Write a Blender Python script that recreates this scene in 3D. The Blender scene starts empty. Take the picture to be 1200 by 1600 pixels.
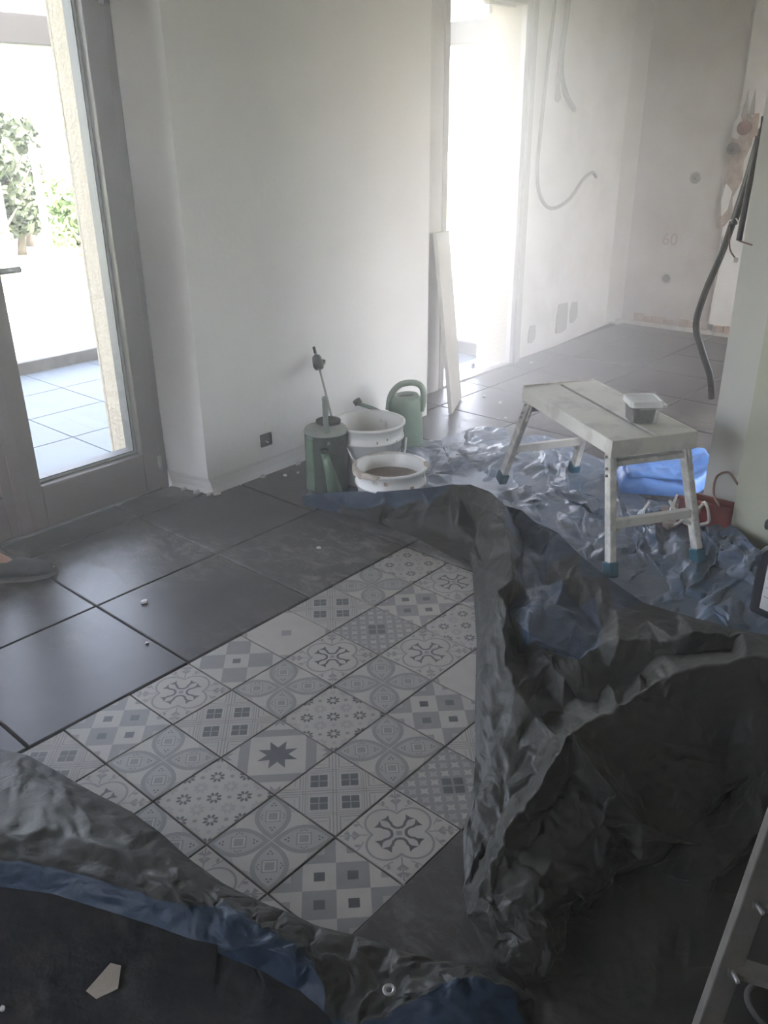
import bpy, math, random
import numpy as np
from mathutils import Matrix, Vector

# ------------------------------------------------------------------ camera, sky, exposure
SC = bpy.context.scene
S = 0.2                       # one patterned tile = 0.20 m; all coordinates below are in tiles
COL = SC.collection
cam_d = bpy.data.cameras.new('camera')
cam = bpy.data.objects.new('camera', cam_d)
COL.objects.link(cam)
cam_d.sensor_fit = 'VERTICAL'
cam_d.sensor_height = 36.0
cam_d.lens = 29.579
cam_d.clip_start = 0.05
cam_d.clip_end = 400
RIGHT = Vector((0.65876486, -0.75229054, -0.00937016))
DOWN = Vector((-0.31459824, -0.26413087, -0.91173616))
FWD = Vector((0.68341554, 0.60356758, -0.41066942))
m = Matrix((RIGHT, -DOWN, -FWD)).transposed().to_4x4()
m.translation = Vector((-2.88605, -9.08195, 7.10902)) * S
cam.matrix_world = m
SC.camera = cam

SKY_STRENGTH = 1.0
SUN = 8.0
HAZE_NEAR, HAZE_DOOR = 0.035, 0.26
world = bpy.data.worlds.new('sky')
SC.world = world
world.use_nodes = True
wn = world.node_tree
wn.nodes.clear()
w_out = wn.nodes.new('ShaderNodeOutputWorld')
w_bg = wn.nodes.new('ShaderNodeBackground')
w_sky = wn.nodes.new('ShaderNodeTexSky')
w_sky.sky_type = 'NISHITA'
w_sky.sun_disc = False
w_sky.sun_elevation = math.radians(48)
w_sky.sun_rotation = math.radians(200)     # behind the house
w_sky.air_density = 1.0
w_sky.dust_density = 3.0
w_sky.ozone_density = 1.0
w_bg.inputs['Strength'].default_value = SKY_STRENGTH
w_hs = wn.nodes.new('ShaderNodeHueSaturation')      # hazy summer sky, the camera's white balance
w_hs.inputs['Saturation'].default_value = 0.55
w_wb = wn.nodes.new('ShaderNodeMix'); w_wb.data_type = 'RGBA'; w_wb.blend_type = 'MULTIPLY'; w_wb.inputs['Factor'].default_value = 1.0
w_wb.inputs['B'].default_value = (1.08, 0.985, 0.975, 1)
wn.links.new(w_sky.outputs[0], w_hs.inputs['Color'])
wn.links.new(w_hs.outputs[0], w_wb.inputs['A'])
wn.links.new(w_wb.outputs['Result'], w_bg.inputs[0])
wn.links.new(w_bg.outputs[0], w_out.inputs[0])

sun_d = bpy.data.lights.new('sun', 'SUN'); sun_d.energy = SUN; sun_d.angle = 0.01; sun_d.color = (1.0, 0.96, 0.9)
sun = bpy.data.objects.new('sun', sun_d); COL.objects.link(sun)
sun.rotation_euler = Vector((-0.25, -0.62, 0.74)).to_track_quat('Z', 'Y').to_euler()
sun.location = (0, 0, 8)

SC.view_settings.view_transform = 'Standard'
SC.view_settings.look = 'None'
SC.view_settings.gamma = 1.0
SC.view_settings.use_curve_mapping = False
SC.view_settings.exposure = 2.30
SC.cycles.max_bounces = 10
SC.cycles.diffuse_bounces = 6
SC.cycles.volume_bounces = 1
SC.cycles.caustics_reflective = False
SC.cycles.caustics_refractive = False
SC.cycles.sample_clamp_indirect = 6.0

random.seed(7)
rng = np.random.RandomState(5)

# ------------------------------------------------------------------ materials
def mat(name, color, rough=0.6, metal=0.0, spec=0.5, var=0.0, scale=8.0, color2=None, bump=0.0, bscale=60.0,
        rvar=0.0, detail=5.0, lo=0.35, hi=0.65, alpha=None, trans=0.0):
    mt = bpy.data.materials.new(name)
    mt.use_nodes = True
    nt = mt.node_tree
    b = nt.nodes['Principled BSDF']
    b.inputs['Base Color'].default_value = (*color, 1)
    b.inputs['Roughness'].default_value = rough
    b.inputs['Metallic'].default_value = metal
    b.inputs['Specular IOR Level'].default_value = spec
    if trans:
        b.inputs['Transmission Weight'].default_value = trans
    geo = nt.nodes.new('ShaderNodeNewGeometry')
    if color2 is None and var:
        color2 = tuple(max(0, c * (1 - var)) for c in color)
    if color2 is not None:
        n = nt.nodes.new('ShaderNodeTexNoise')
        n.inputs['Scale'].default_value = scale
        n.inputs['Detail'].default_value = detail
        n.inputs['Roughness'].default_value = 0.62
        nt.links.new(geo.outputs['Position'], n.inputs['Vector'])
        r = nt.nodes.new('ShaderNodeMapRange')
        r.inputs['From Min'].default_value = lo
        r.inputs['From Max'].default_value = hi
        nt.links.new(n.outputs['Fac'], r.inputs['Value'])
        mx = nt.nodes.new('ShaderNodeMix')
        mx.data_type = 'RGBA'
        mx.inputs['A'].default_value = (*color, 1)
        mx.inputs['B'].default_value = (*color2, 1)
        nt.links.new(r.outputs['Result'], mx.inputs['Factor'])
        nt.links.new(mx.outputs['Result'], b.inputs['Base Color'])
        if rvar:
            rr = nt.nodes.new('ShaderNodeMapRange')
            rr.inputs['To Min'].default_value = rough
            rr.inputs['To Max'].default_value = rough + rvar
            nt.links.new(r.outputs['Result'], rr.inputs['Value'])
            nt.links.new(rr.outputs['Result'], b.inputs['Roughness'])
    if bump:
        n2 = nt.nodes.new('ShaderNodeTexNoise')
        n2.inputs['Scale'].default_value = bscale
        n2.inputs['Detail'].default_value = 4
        nt.links.new(geo.outputs['Position'], n2.inputs['Vector'])
        bp = nt.nodes.new('ShaderNodeBump')
        bp.inputs['Strength'].default_value = min(1.0, bump)
        bp.inputs['Distance'].default_value = 0.01
        nt.links.new(n2.outputs['Fac'], bp.inputs['Height'])
        nt.links.new(bp.outputs['Normal'], b.inputs['Normal'])
    return mt

def floor_tile_mat(name, base, dust, rough):
    """large dark porcelain: satin gloss, with pale scuffs and plaster dust that belong to the tile"""
    mt = mat(name, base, rough, spec=0.32, color2=tuple(c * 1.5 for c in base), scale=5, bump=0.05, bscale=300)
    nt = mt.node_tree
    b = nt.nodes['Principled BSDF']
    geo = next(n for n in nt.nodes if n.type == 'NEW_GEOMETRY')
    src = b.inputs['Base Color'].links[0].from_socket
    big = nt.nodes.new('ShaderNodeTexNoise'); big.inputs['Scale'].default_value = 1.1; big.inputs['Detail'].default_value = 3
    fine = nt.nodes.new('ShaderNodeTexNoise'); fine.inputs['Scale'].default_value = 14; fine.inputs['Detail'].default_value = 8
    fine.inputs['Roughness'].default_value = 0.8; fine.inputs['Distortion'].default_value = 0.5
    mp = nt.nodes.new('ShaderNodeMapping'); mp.inputs['Scale'].default_value = (1.2, 0.75, 1); mp.inputs['Rotation'].default_value = (0, 0, 0.7)
    nt.links.new(geo.outputs['Position'], big.inputs['Vector'])
    nt.links.new(geo.outputs['Position'], mp.inputs['Vector'])
    nt.links.new(mp.outputs['Vector'], fine.inputs['Vector'])
    r1 = nt.nodes.new('ShaderNodeMapRange'); r1.inputs['From Min'].default_value = 0.44; r1.inputs['From Max'].default_value = 0.60
    r2 = nt.nodes.new('ShaderNodeMapRange'); r2.inputs['From Min'].default_value = 0.46; r2.inputs['From Max'].default_value = 0.72
    nt.links.new(big.outputs['Fac'], r1.inputs['Value'])
    nt.links.new(fine.outputs['Fac'], r2.inputs['Value'])
    mu = nt.nodes.new('ShaderNodeMath'); mu.operation = 'MULTIPLY'
    nt.links.new(r1.outputs[0], mu.inputs[0]); nt.links.new(r2.outputs[0], mu.inputs[1])
    mx = nt.nodes.new('ShaderNodeMix'); mx.data_type = 'RGBA'
    mx.inputs['B'].default_value = (*dust, 1)
    nt.links.new(mu.outputs[0], mx.inputs['Factor'])
    nt.links.new(src, mx.inputs['A'])
    nt.links.new(mx.outputs['Result'], b.inputs['Base Color'])
    rr = nt.nodes.new('ShaderNodeMapRange'); rr.inputs['To Min'].default_value = rough; rr.inputs['To Max'].default_value = 0.6
    nt.links.new(mu.outputs[0], rr.inputs['Value'])
    nt.links.new(rr.outputs['Result'], b.inputs['Roughness'])
    return mt

def tarp_mat(name, color, color2, rough, spec=0.4):
    """woven coated sheeting: fine crinkle relief, satin sheen, plaster dust"""
    mt = mat(name, color, rough, spec=spec, color2=color2, scale=9, rvar=0.12, detail=7)
    nt = mt.node_tree
    b = nt.nodes['Principled BSDF']
    geo = next(n for n in nt.nodes if n.type == 'NEW_GEOMETRY')
    v = nt.nodes.new('ShaderNodeTexVoronoi'); v.feature = 'DISTANCE_TO_EDGE'; v.inputs['Scale'].default_value = 17
    n = nt.nodes.new('ShaderNodeTexNoise'); n.inputs['Scale'].default_value = 22; n.inputs['Detail'].default_value = 5; n.inputs['Distortion'].default_value = 1.0
    nt.links.new(geo.outputs['Position'], n.inputs['Vector'])
    ad = nt.nodes.new('ShaderNodeVectorMath'); ad.operation = 'MULTIPLY_ADD'
    ad.inputs[1].default_value = (0.09, 0.09, 0.09)
    nt.links.new(n.outputs['Color'], ad.inputs[0]); nt.links.new(geo.outputs['Position'], ad.inputs[2])
    nt.links.new(ad.outputs[0], v.inputs['Vector'])
    mm = nt.nodes.new('ShaderNodeMath'); mm.operation = 'MULTIPLY_ADD'; mm.inputs[1].default_value = 0.9
    nt.links.new(v.outputs['Distance'], mm.inputs[0]); nt.links.new(n.outputs['Fac'], mm.inputs[2])
    bp = nt.nodes.new('ShaderNodeBump'); bp.inputs['Strength'].default_value = 0.3; bp.inputs['Distance'].default_value = 0.008
    nt.links.new(mm.outputs[0], bp.inputs['Height'])
    nt.links.new(bp.outputs['Normal'], b.inputs['Normal'])
    return mt

def glass_mat():
    mt = bpy.data.materials.new('window_glass'); mt.use_nodes = True
    nt = mt.node_tree; nt.nodes.clear()
    o = nt.nodes.new('ShaderNodeOutputMaterial'); t = nt.nodes.new('ShaderNodeBsdfTransparent'); g = nt.nodes.new('ShaderNodeBsdfGlossy')
    g.inputs['Roughness'].default_value = 0.02; t.inputs['Color'].default_value = (0.95, 0.97, 0.97, 1)
    f = nt.nodes.new('ShaderNodeFresnel'); f.inputs['IOR'].default_value = 1.45
    mx = nt.nodes.new('ShaderNodeMixShader')
    nt.links.new(f.outputs[0], mx.inputs[0]); nt.links.new(t.outputs[0], mx.inputs[1]); nt.links.new(g.outputs[0], mx.inputs[2])
    nt.links.new(mx.outputs[0], o.inputs[0])
    return mt

def clear_plastic(name, color, tr=0.55):
    mt = bpy.data.materials.new(name); mt.use_nodes = True
    nt = mt.node_tree; b = nt.nodes['Principled BSDF']
    b.inputs['Base Color'].default_value = (*color, 1); b.inputs['Roughness'].default_value = 0.3
    o = nt.nodes['Material Output']; t = nt.nodes.new('ShaderNodeBsdfTransparent'); mx = nt.nodes.new('ShaderNodeMixShader')
    mx.inputs[0].default_value = 1 - tr
    nt.links.new(t.outputs[0], mx.inputs[1]); nt.links.new(b.outputs[0], mx.inputs[2]); nt.links.new(mx.outputs[0], o.inputs[0])
    return mt

M = dict(
    plaster=mat('smooth_plaster', (0.80, 0.795, 0.785), 0.85, spec=0.2, var=0.04, scale=3, bump=0.15, bscale=40),
    raw=mat('raw_plaster', (0.43, 0.415, 0.40), 0.9, spec=0.15, color2=(0.31, 0.27, 0.25), scale=2.2, detail=6, bump=0.35, bscale=25, lo=0.4, hi=0.72),
    rawpale=mat('raw_plaster_pale', (0.60, 0.59, 0.585), 0.9, spec=0.15, color2=(0.48, 0.46, 0.44), scale=3.0, detail=6, bump=0.3, bscale=25, lo=0.45, hi=0.7),
    olive=mat('drywall_green', (0.58, 0.58, 0.47), 0.85, spec=0.2, var=0.08, scale=2.5),
    pier_end=mat('pier_end_plaster', (0.66, 0.65, 0.62), 0.85, spec=0.2, var=0.06, scale=3),
    ceiling=mat('ceiling_plaster', (0.7, 0.69, 0.66), 0.9, spec=0.1, var=0.04),
    grout=mat('open_joint', (0.02, 0.02, 0.02), 0.95, spec=0.1),
    dark_tile=floor_tile_mat('anthracite_tile', (0.031, 0.0285, 0.027), (0.24, 0.228, 0.21), 0.33),
    terrace_tile=mat('terrace_tile', (0.055, 0.068, 0.082), 0.6, spec=0.2, var=0.12, scale=5, bump=0.05, bscale=200),
    t_white=mat('print_white', (0.290, 0.267, 0.238), 0.5, spec=0.35, var=0.08, scale=20),
    t_light=mat('print_light_grey', (0.225, 0.213, 0.198), 0.5, spec=0.35, var=0.08, scale=20),
    t_mid=mat('print_mid_grey', (0.155, 0.15, 0.143), 0.5, spec=0.35, var=0.1, scale=30),
    t_dark=mat('print_dark_grey', (0.055, 0.055, 0.057), 0.5, spec=0.35, var=0.15, scale=30),
    frame=mat('brown_painted_frame', (0.118, 0.083, 0.078), 0.42, spec=0.4, var=0.12, scale=6, bump=0.05),
    frame2=mat('grey_frame', (0.30, 0.28, 0.265), 0.5, spec=0.4, var=0.12, scale=6),
    bead=mat('white_glazing_bead', (0.88, 0.88, 0.86), 0.4),
    gasket=mat('black_gasket', (0.02, 0.02, 0.02), 0.6),
    cream=mat('cream_stucco', (0.25, 0.22, 0.17), 0.95, spec=0.1, color2=(0.17, 0.15, 0.115), scale=70, detail=2, lo=0.55, hi=0.8, bump=0.6, bscale=60),
    curb=mat('curb_stone', (0.06, 0.058, 0.056), 0.85, var=0.25, scale=12, bump=0.3),
    beam=mat('beam_paint', (0.07, 0.064, 0.062), 0.7, var=0.05),
    lawn=mat('lawn', (0.34, 0.38, 0.24), 0.95, spec=0.1, color2=(0.45, 0.46, 0.34), scale=4, bump=0.6, bscale=30),
    leaf=mat('leaf', (0.028, 0.036, 0.022), 0.7, color2=(0.06, 0.08, 0.04), scale=6),
    leaf2=mat('pale_leaf', (0.12, 0.19, 0.07), 0.7, color2=(0.2, 0.28, 0.12), scale=6),
    bark=mat('bark', (0.10, 0.08, 0.065), 0.9, bump=0.5),
    post=mat('white_post', (0.7, 0.7, 0.68), 0.5),
    steel=mat('brushed_steel', (0.45, 0.45, 0.44), 0.35, metal=0.8, var=0.15),
    steel_dark=mat('dark_metal', (0.11, 0.11, 0.11), 0.45, metal=0.5, color2=(0.3, 0.28, 0.25), scale=40, lo=0.6, hi=0.75),
    alu=mat('paint_spattered_aluminium', (0.46, 0.445, 0.42), 0.45, metal=0.15, color2=(0.68, 0.65, 0.60), scale=22, detail=8, rvar=0.3, lo=0.45, hi=0.6),
    board=mat('dusty_stool_board', (0.66, 0.64, 0.59), 0.6, color2=(0.46, 0.435, 0.40), scale=9, detail=8, bump=0.2, bscale=90, lo=0.5, hi=0.72),
    teal=mat('teal_rubber', (0.035, 0.12, 0.17), 0.5, var=0.2),
    bucket=mat('white_bucket_plastic', (0.78, 0.775, 0.76), 0.35, color2=(0.48, 0.44, 0.39), scale=14, detail=8, lo=0.6, hi=0.72),
    bucket_in=mat('bucket_inside_splashed', (0.58, 0.555, 0.52), 0.5, color2=(0.42, 0.38, 0.34), scale=12, detail=8, lo=0.45, hi=0.65),
    smear=mat('dried_plaster_smear', (0.33, 0.26, 0.20), 0.8, color2=(0.55, 0.50, 0.44), scale=25, detail=8, bump=0.6, bscale=80),
    muck=mat('brown_adhesive', (0.17, 0.125, 0.10), 0.55, color2=(0.24, 0.18, 0.145), scale=14, bump=0.4, bscale=50),
    ink=mat('bucket_print', (0.09, 0.09, 0.11), 0.5),
    green=mat('green_plastic', (0.115, 0.185, 0.13), 0.4, color2=(0.18, 0.25, 0.19), scale=10),
    green_dark=mat('dark_green_plastic', (0.040, 0.055, 0.047), 0.4, color2=(0.09, 0.10, 0.09), scale=12),
    dust_lid=mat('dusty_pale_lid', (0.34, 0.35, 0.32), 0.6, color2=(0.24, 0.27, 0.235), scale=12),
    grey_handle=mat('worn_grey_green_handle', (0.24, 0.27, 0.245), 0.5, var=0.25, scale=20),
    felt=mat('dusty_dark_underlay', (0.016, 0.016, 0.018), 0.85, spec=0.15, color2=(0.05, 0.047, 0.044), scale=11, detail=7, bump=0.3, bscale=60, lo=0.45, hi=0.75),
    tarp_grey=tarp_mat('grey_green_sheeting', (0.021, 0.021, 0.018), (0.034, 0.033, 0.028), 0.46, 0.22),
    tarp_blue=tarp_mat('blue_sheeting', (0.011, 0.023, 0.045), (0.026, 0.044, 0.072), 0.46, 0.25),
    tarp_floor=tarp_mat('blue_dusty_sheeting', (0.080, 0.120, 0.185), (0.155, 0.170, 0.200), 0.36),
    blue_bag=tarp_mat('bright_blue_sheeting', (0.08, 0.19, 0.50), (0.13, 0.26, 0.56), 0.35),
    ply=mat('pale_board', (0.58, 0.56, 0.52), 0.7, var=0.1, scale=5),
    cable=mat('black_cable', (0.03, 0.03, 0.03), 0.55, color2=(0.10, 0.095, 0.09), scale=12),
    conduit=mat('grey_conduit', (0.19, 0.19, 0.19), 0.6, var=0.15),
    white_cable=mat('white_cable', (0.62, 0.6, 0.55), 0.5, var=0.2),
    orange=mat('rusty_brown_wire', (0.18, 0.09, 0.06), 0.6),
    red=mat('red_plastic', (0.30, 0.055, 0.05), 0.45, color2=(0.2, 0.04, 0.04), scale=12),
    brick=mat('red_brick', (0.26, 0.15, 0.11), 0.95, color2=(0.36, 0.28, 0.22), scale=16, bump=0.6, bscale=60),
    mortar=mat('mortar', (0.50, 0.48, 0.44), 0.95, var=0.2, scale=20, bump=0.6),
    cavity=mat('broken_plaster_cavity', (0.20, 0.145, 0.115), 0.95, color2=(0.36, 0.31, 0.27), scale=18, bump=0.8, bscale=50),
    clay=mat('terracotta_pipe', (0.17, 0.06, 0.04), 0.8, var=0.2, scale=20),
    hole=mat('dark_socket', (0.03, 0.027, 0.024), 0.8, color2=(0.07, 0.06, 0.052), scale=40),
    pencil=mat('marker_red_faded', (0.24, 0.15, 0.14), 0.9),
    patch=mat('cement_patch', (0.30, 0.29, 0.27), 0.95, var=0.2, scale=20, bump=0.5),
    box_clear=clear_plastic('clear_box_plastic', (0.85, 0.86, 0.86), 0.82),
    lid_clear=clear_plastic('frosted_lid_plastic', (0.9, 0.91, 0.91), 0.45),
    black_stuff=mat('black_contents', (0.035, 0.035, 0.035), 0.6, color2=(0.1, 0.1, 0.1), scale=60, bump=0.6, bscale=120),
    jerry=mat('black_jerrycan_plastic', (0.018, 0.019, 0.025), 0.3, bump=0.1),
    label=mat('white_paper_label', (0.55, 0.54, 0.52), 0.6, var=0.08),
    skin=mat('skin', (0.42, 0.235, 0.175), 0.55, var=0.15, scale=20),
    shoe=mat('black_canvas_shoe', (0.028, 0.028, 0.03), 0.8, var=0.3, scale=40, bump=0.3, bscale=200),
    sole=mat('shoe_sole', (0.10, 0.095, 0.09), 0.8),
    trouser=mat('dark_trousers', (0.06, 0.065, 0.08), 0.9, var=0.2),
    shirt=mat('grey_shirt', (0.2, 0.2, 0.21), 0.9, var=0.2),
    hair=mat('brown_hair', (0.05, 0.035, 0.025), 0.7, bump=0.5),
    ladder=mat('worn_ladder_wood', (0.095, 0.088, 0.078), 0.6, color2=(0.15, 0.138, 0.12), scale=12, detail=7, bump=0.2, bscale=60),
    paper=mat('beige_card', (0.40, 0.35, 0.28), 0.8, var=0.15, scale=30),
    glass=glass_mat(),
)

# ------------------------------------------------------------------ mesh helpers (units: tiles)
ORG = {}
def V3(*a): return np.array(a, float)

class MB:
    def __init__(s): s.v = []; s.f = []; s.m = []; s.sm = []
    def add(s, vs, fs, mi=0, smooth=False):
        o = len(s.v)
        s.v += [tuple(map(float, v)) for v in vs]
        for f in fs:
            s.f.append(tuple(o + i for i in f)); s.m.append(mi); s.sm.append(smooth)
        return s
    def box(s, a, b, mi=0):
        x0, y0, z0 = a; x1, y1, z1 = b
        vs = [(x0,y0,z0),(x1,y0,z0),(x1,y1,z0),(x0,y1,z0),(x0,y0,z1),(x1,y0,z1),(x1,y1,z1),(x0,y1,z1)]
        return s.add(vs, [(0,3,2,1),(4,5,6,7),(0,1,5,4),(1,2,6,5),(2,3,7,6),(3,0,4,7)], mi)
    def prism(s, poly, z0, z1, mi=0, smooth=False):
        n = len(poly)
        vs = [(p[0], p[1], z0) for p in poly] + [(p[0], p[1], z1) for p in poly]
        ar = sum(poly[i][0]*poly[(i+1)%n][1]-poly[(i+1)%n][0]*poly[i][1] for i in range(n))
        fs = [tuple(range(n))[::-1], tuple(range(n, 2*n))] + [(i, (i+1)%n, n+(i+1)%n, n+i) for i in range(n)]
        if ar < 0: fs = [f[::-1] for f in fs]
        return s.add(vs, fs, mi, smooth)
    def hexa(s, bot, top, mi=0):
        """box between two quads (corner lists in the same turn)"""
        return s.add(list(bot)+list(top), [(0,3,2,1),(4,5,6,7),(0,1,5,4),(1,2,6,5),(2,3,7,6),(3,0,4,7)], mi)
    def bar(s, a, b, w, h, up=(0,0,1), mi=0):
        a = V3(*a); b = V3(*b); d = b-a; d /= np.linalg.norm(d)
        u = V3(*up); r = np.cross(d, u)
        if np.linalg.norm(r) < 1e-6: r = np.cross(d, V3(1,0,0))
        r /= np.linalg.norm(r); u = np.cross(r, d)
        q = lambda p: [p+r*w/2+u*h/2, p-r*w/2+u*h/2, p-r*w/2-u*h/2, p+r*w/2-u*h/2]
        return s.add(q(a)+q(b), [(0,1,2,3),(7,6,5,4),(0,4,5,1),(1,5,6,2),(2,6,7,3),(3,7,4,0)], mi)
    def tube(s, pts, r, n=10, mi=0, cap=True, closed=False):
        pts = [V3(*p) for p in pts]; N = len(pts)
        rs = r if hasattr(r, '__len__') else [r]*N
        up = V3(0.13, 0.21, 0.97); vs = []
        for i, p in enumerate(pts):
            if closed: d = pts[(i+1)%N]-pts[i-1]
            else: d = pts[min(i+1, N-1)]-pts[max(i-1, 0)]
            d /= np.linalg.norm(d)+1e-12
            a = np.cross(d, up); la = np.linalg.norm(a)
            if la < 0.05: a = np.cross(d, V3(1,0,0)); la = np.linalg.norm(a)
            a /= la; b = np.cross(d, a); up = -b if np.dot(up, -b) > 0 else b
            b = np.cross(d, a)
            for k in range(n):
                t = 2*math.pi*k/n
                vs.append(p+rs[i]*(math.cos(t)*a+math.sin(t)*b))
        fs = []
        for i in range(N if closed else N-1):
            j = (i+1) % N
            for k in range(n):
                fs.append((i*n+k, i*n+(k+1)%n, j*n+(k+1)%n, j*n+k))
        if cap and not closed: fs += [tuple(range(n))[::-1], tuple((N-1)*n+k for k in range(n))]
        return s.add(vs, fs, mi, True)
    def lathe(s, prof, c, n=40, mi=0, sx=1, sy=1, smooth=True):
        vs = []; fs = []
        for r, z in prof:
            for k in range(n):
                t = 2*math.pi*k/n
                vs.append((c[0]+r*math.cos(t)*sx, c[1]+r*math.sin(t)*sy, c[2]+z))
        for i in range(len(prof)-1):
            for k in range(n):
                fs.append((i*n+k, i*n+(k+1)%n, (i+1)*n+(k+1)%n, (i+1)*n+k))
        return s.add(vs, fs, mi, smooth)
    def build(s, name, mats, parent=None, root=None, bevel=0.0, kind=None, label=None):
        if not isinstance(mats, (list, tuple)): mats = [mats]
        if parent is not None: r = ORG[parent.name]
        elif root is not None: r = V3(*root)
        else:
            a = np.array(s.v); r = V3((a[:,0].min()+a[:,0].max())/2, (a[:,1].min()+a[:,1].max())/2, a[:,2].min())
        me = bpy.data.meshes.new(name)
        me.from_pydata([tuple((np.array(v)-r)*S) for v in s.v], [], s.f)
        for mt in mats: me.materials.append(mt)
        me.polygons.foreach_set('material_index', s.m)
        me.polygons.foreach_set('use_smooth', s.sm)
        me.update()
        o = bpy.data.objects.new(name, me)
        COL.objects.link(o)
        if parent is not None: o.parent = parent
        else: o.location = tuple(r*S)
        ORG[o.name] = r
        if bevel:
            b = o.modifiers.new('bevel', 'BEVEL'); b.width = bevel*S; b.segments = 2; b.limit_method = 'ANGLE'
            b.angle_limit = math.radians(40)
        if kind: o['kind'] = kind
        if label: o['label'] = label
        return o

def tag(o, label, cat, group=None, kind=None):
    o['label'] = label; o['category'] = cat
    if group: o['group'] = group
    if kind: o['kind'] = kind
    return o

def thing(name, loc, label, cat, group=None):
    o = bpy.data.objects.new(name, None); COL.objects.link(o)
    o.empty_display_size = 0.05
    o.location = tuple(V3(*loc)*S); ORG[o.name] = V3(*loc)
    return tag(o, label, cat, group)

def struct(o): o['kind'] = 'structure'; return o
def box(a, b): return MB().box(a, b)

def spline(pts, n=8):
    """Catmull-Rom through points"""
    P = [V3(*p) for p in pts]; P = [2*P[0]-P[1]]+P+[2*P[-1]-P[-2]]; out = []
    for i in range(1, len(P)-2):
        for k in range(n):
            t = k/n; a, b, c, d = P[i-1], P[i], P[i+1], P[i+2]
            out.append(0.5*((2*b)+(-a+c)*t+(2*a-5*b+4*c-d)*t*t+(-a+3*b-3*c+d)*t**3))
    out.append(P[-2]); return out

# ------------------------------------------------------------------ room shell
H = 12.5
floor = struct(box((-12.5, -16.5, -0.5), (29.6, 4.75, -0.13)).box((-0.2, 4.75, -0.5), (7.1, 6.3, -0.13)).box((14.6, 4.75, -0.5), (16.9, 6.0, -0.13))
               .box((16.9, 4.75, -0.5), (21.2, 6.7, -0.13)).box((21.2, 4.75, -0.5), (29.6, 6.9, -0.13)).build('floor', M['grout']))
struct(box((-12.5, -16.5, H), (29.6, 7.4, H+0.5)).build('ceiling', M['ceiling']))
# outside wall of the house: pier between the doors, wall left of the big door, lintels
def rough_pier():
    b = MB()
    # the pier, its foot broken away a little at the corner beside the door
    zs = [-0.6, 0.12, 0.3, 0.42, 0.7, H]
    off = [0.10, 0.13, 0.07, 0.0, 0.0, 0.0]
    vs = []; fs = []
    for z, d in zip(zs, off):
        vs += [(7.12+d, 4.75+d*0.4, z), (14.6, 4.75, z), (14.6, 8.2, z), (7.1, 8.2, z), (7.1, 6.3, z), (6.9+0.6*d, 5.9, z)]
    n = 6
    for i in range(len(zs)-1):
        for k in range(n):
            fs.append((i*n+k, i*n+(k+1)%n, (i+1)*n+(k+1)%n, (i+1)*n+k))
    fs += [tuple(range(n))[::-1], tuple((len(zs)-1)*n+k for k in range(n))]
    return b.add(vs, fs)
pier = struct(rough_pier().build('wall_left', [M['plaster']]))
c1 = MB().box((7.02, 6.5, -0.75), (7.12, 8.22, H)).box((7.02, 8.2, -0.75), (14.7, 8.3, H)).build('exterior_render', M['cream'], pier)
for (x, y, z, r) in [(7.15, 4.80, 0.15, 0.09), (7.05, 5.15, 0.10, 0.08), (7.3, 4.72, 0.06, 0.08), (8.6, 4.72, 0.03, 0.07), (9.7, 4.70, 0.04, 0.09), (7.0, 5.5, 0.07, 0.07)]:
    b = MB(); pts = []
    for k in range(7):
        t = 2*math.pi*k/7; q = r*random.uniform(0.5, 1.1); pts.append((x+q*math.cos(t)*1.5, y+q*math.sin(t)*0.7))
    b.prism(pts, 0.0, r*0.9).build('plaster_blob', M['rawpale'], pier, bevel=0.03)
struct(box((-12.5, 4.75, -0.6), (-0.15, 8.2, H)).build('wall_left_end', M['plaster']))
struct(box((-0.15, 5.3, 10.6), (6.9, 8.2, H)).build('wall_left_lintel', M['plaster']))
struct(MB().prism([(14.6, 6.0), (16.8, 6.05), (16.8, 7.4), (14.6, 7.4)], -0.6, H).build('wall_niche', M['rawpale']))
struct(box((16.8, 6.1, 10.6), (21.2, 7.4, H)).build('wall_niche_lintel', M['rawpale']))
wl = struct(MB().prism([(21.2, 6.3), (29.6, 6.95), (29.6, 7.6), (21.2, 7.5)], -0.6, H).build('wall_kitchen', M['rawpale']))
MB().box((20.78, 6.28, -0.75), (21.22, 7.5, H)).build('exterior_render', M['cream'], wl)
MB().prism([(21.2, 7.5), (30.5, 7.6), (30.5, 7.7), (21.2, 7.6)], -0.75, H).build('exterior_render', M['cream'], wl)
wb = struct(box((29.4, -5.0, -0.6), (29.9, 6.95, H)).box((29.4, -16.5, -0.6), (29.9, -5.0, 3.5)).box((29.4, -16.5, 10.5), (29.9, -5.0, H)).box((29.4, -16.5, 3.5), (29.9, -15.5, 10.5)).build('wall_back', M['raw']))
# window added to light the room, hidden in the back wall behind the partition
added_win = struct(bpy.data.objects.new('added_window_1', None)); COL.objects.link(added_win); added_win.location = (29.6*S, -10.2*S, 3.5*S); ORG['added_window_1'] = V3(29.6, -10.2, 3.5)
MB().box((29.5, -15.5, 3.5), (29.8, -15.2, 10.5)).box((29.5, -5.3, 3.5), (29.8, -5.0, 10.5)).box((29.5, -15.2, 3.5), (29.8, -5.3, 3.8)).box((29.5, -15.2, 10.2), (29.8, -5.3, 10.5)).box((29.5, -10.4, 3.8), (29.8, -10.1, 10.2)).build('added_window_frame', M['bead'], added_win)
MB().box((29.63, -15.2, 3.8), (29.67, -10.4, 10.2)).build('added_window_pane', M['glass'], added_win)
MB().box((29.63, -10.1, 3.8), (29.67, -5.3, 10.2)).build('added_window_pane', M['glass'], added_win)
struct(box((-13, -17, H+0.5), (30, 8.3, 26)).build('added_sun_block', M['cream']))  # unseen block added above the ceiling to keep sun off terrace and beam
box((29.27, -4.9, 0), (29.4, 2.80, H)).build('plaster_strip', M['rawpale'], wb)
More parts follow.
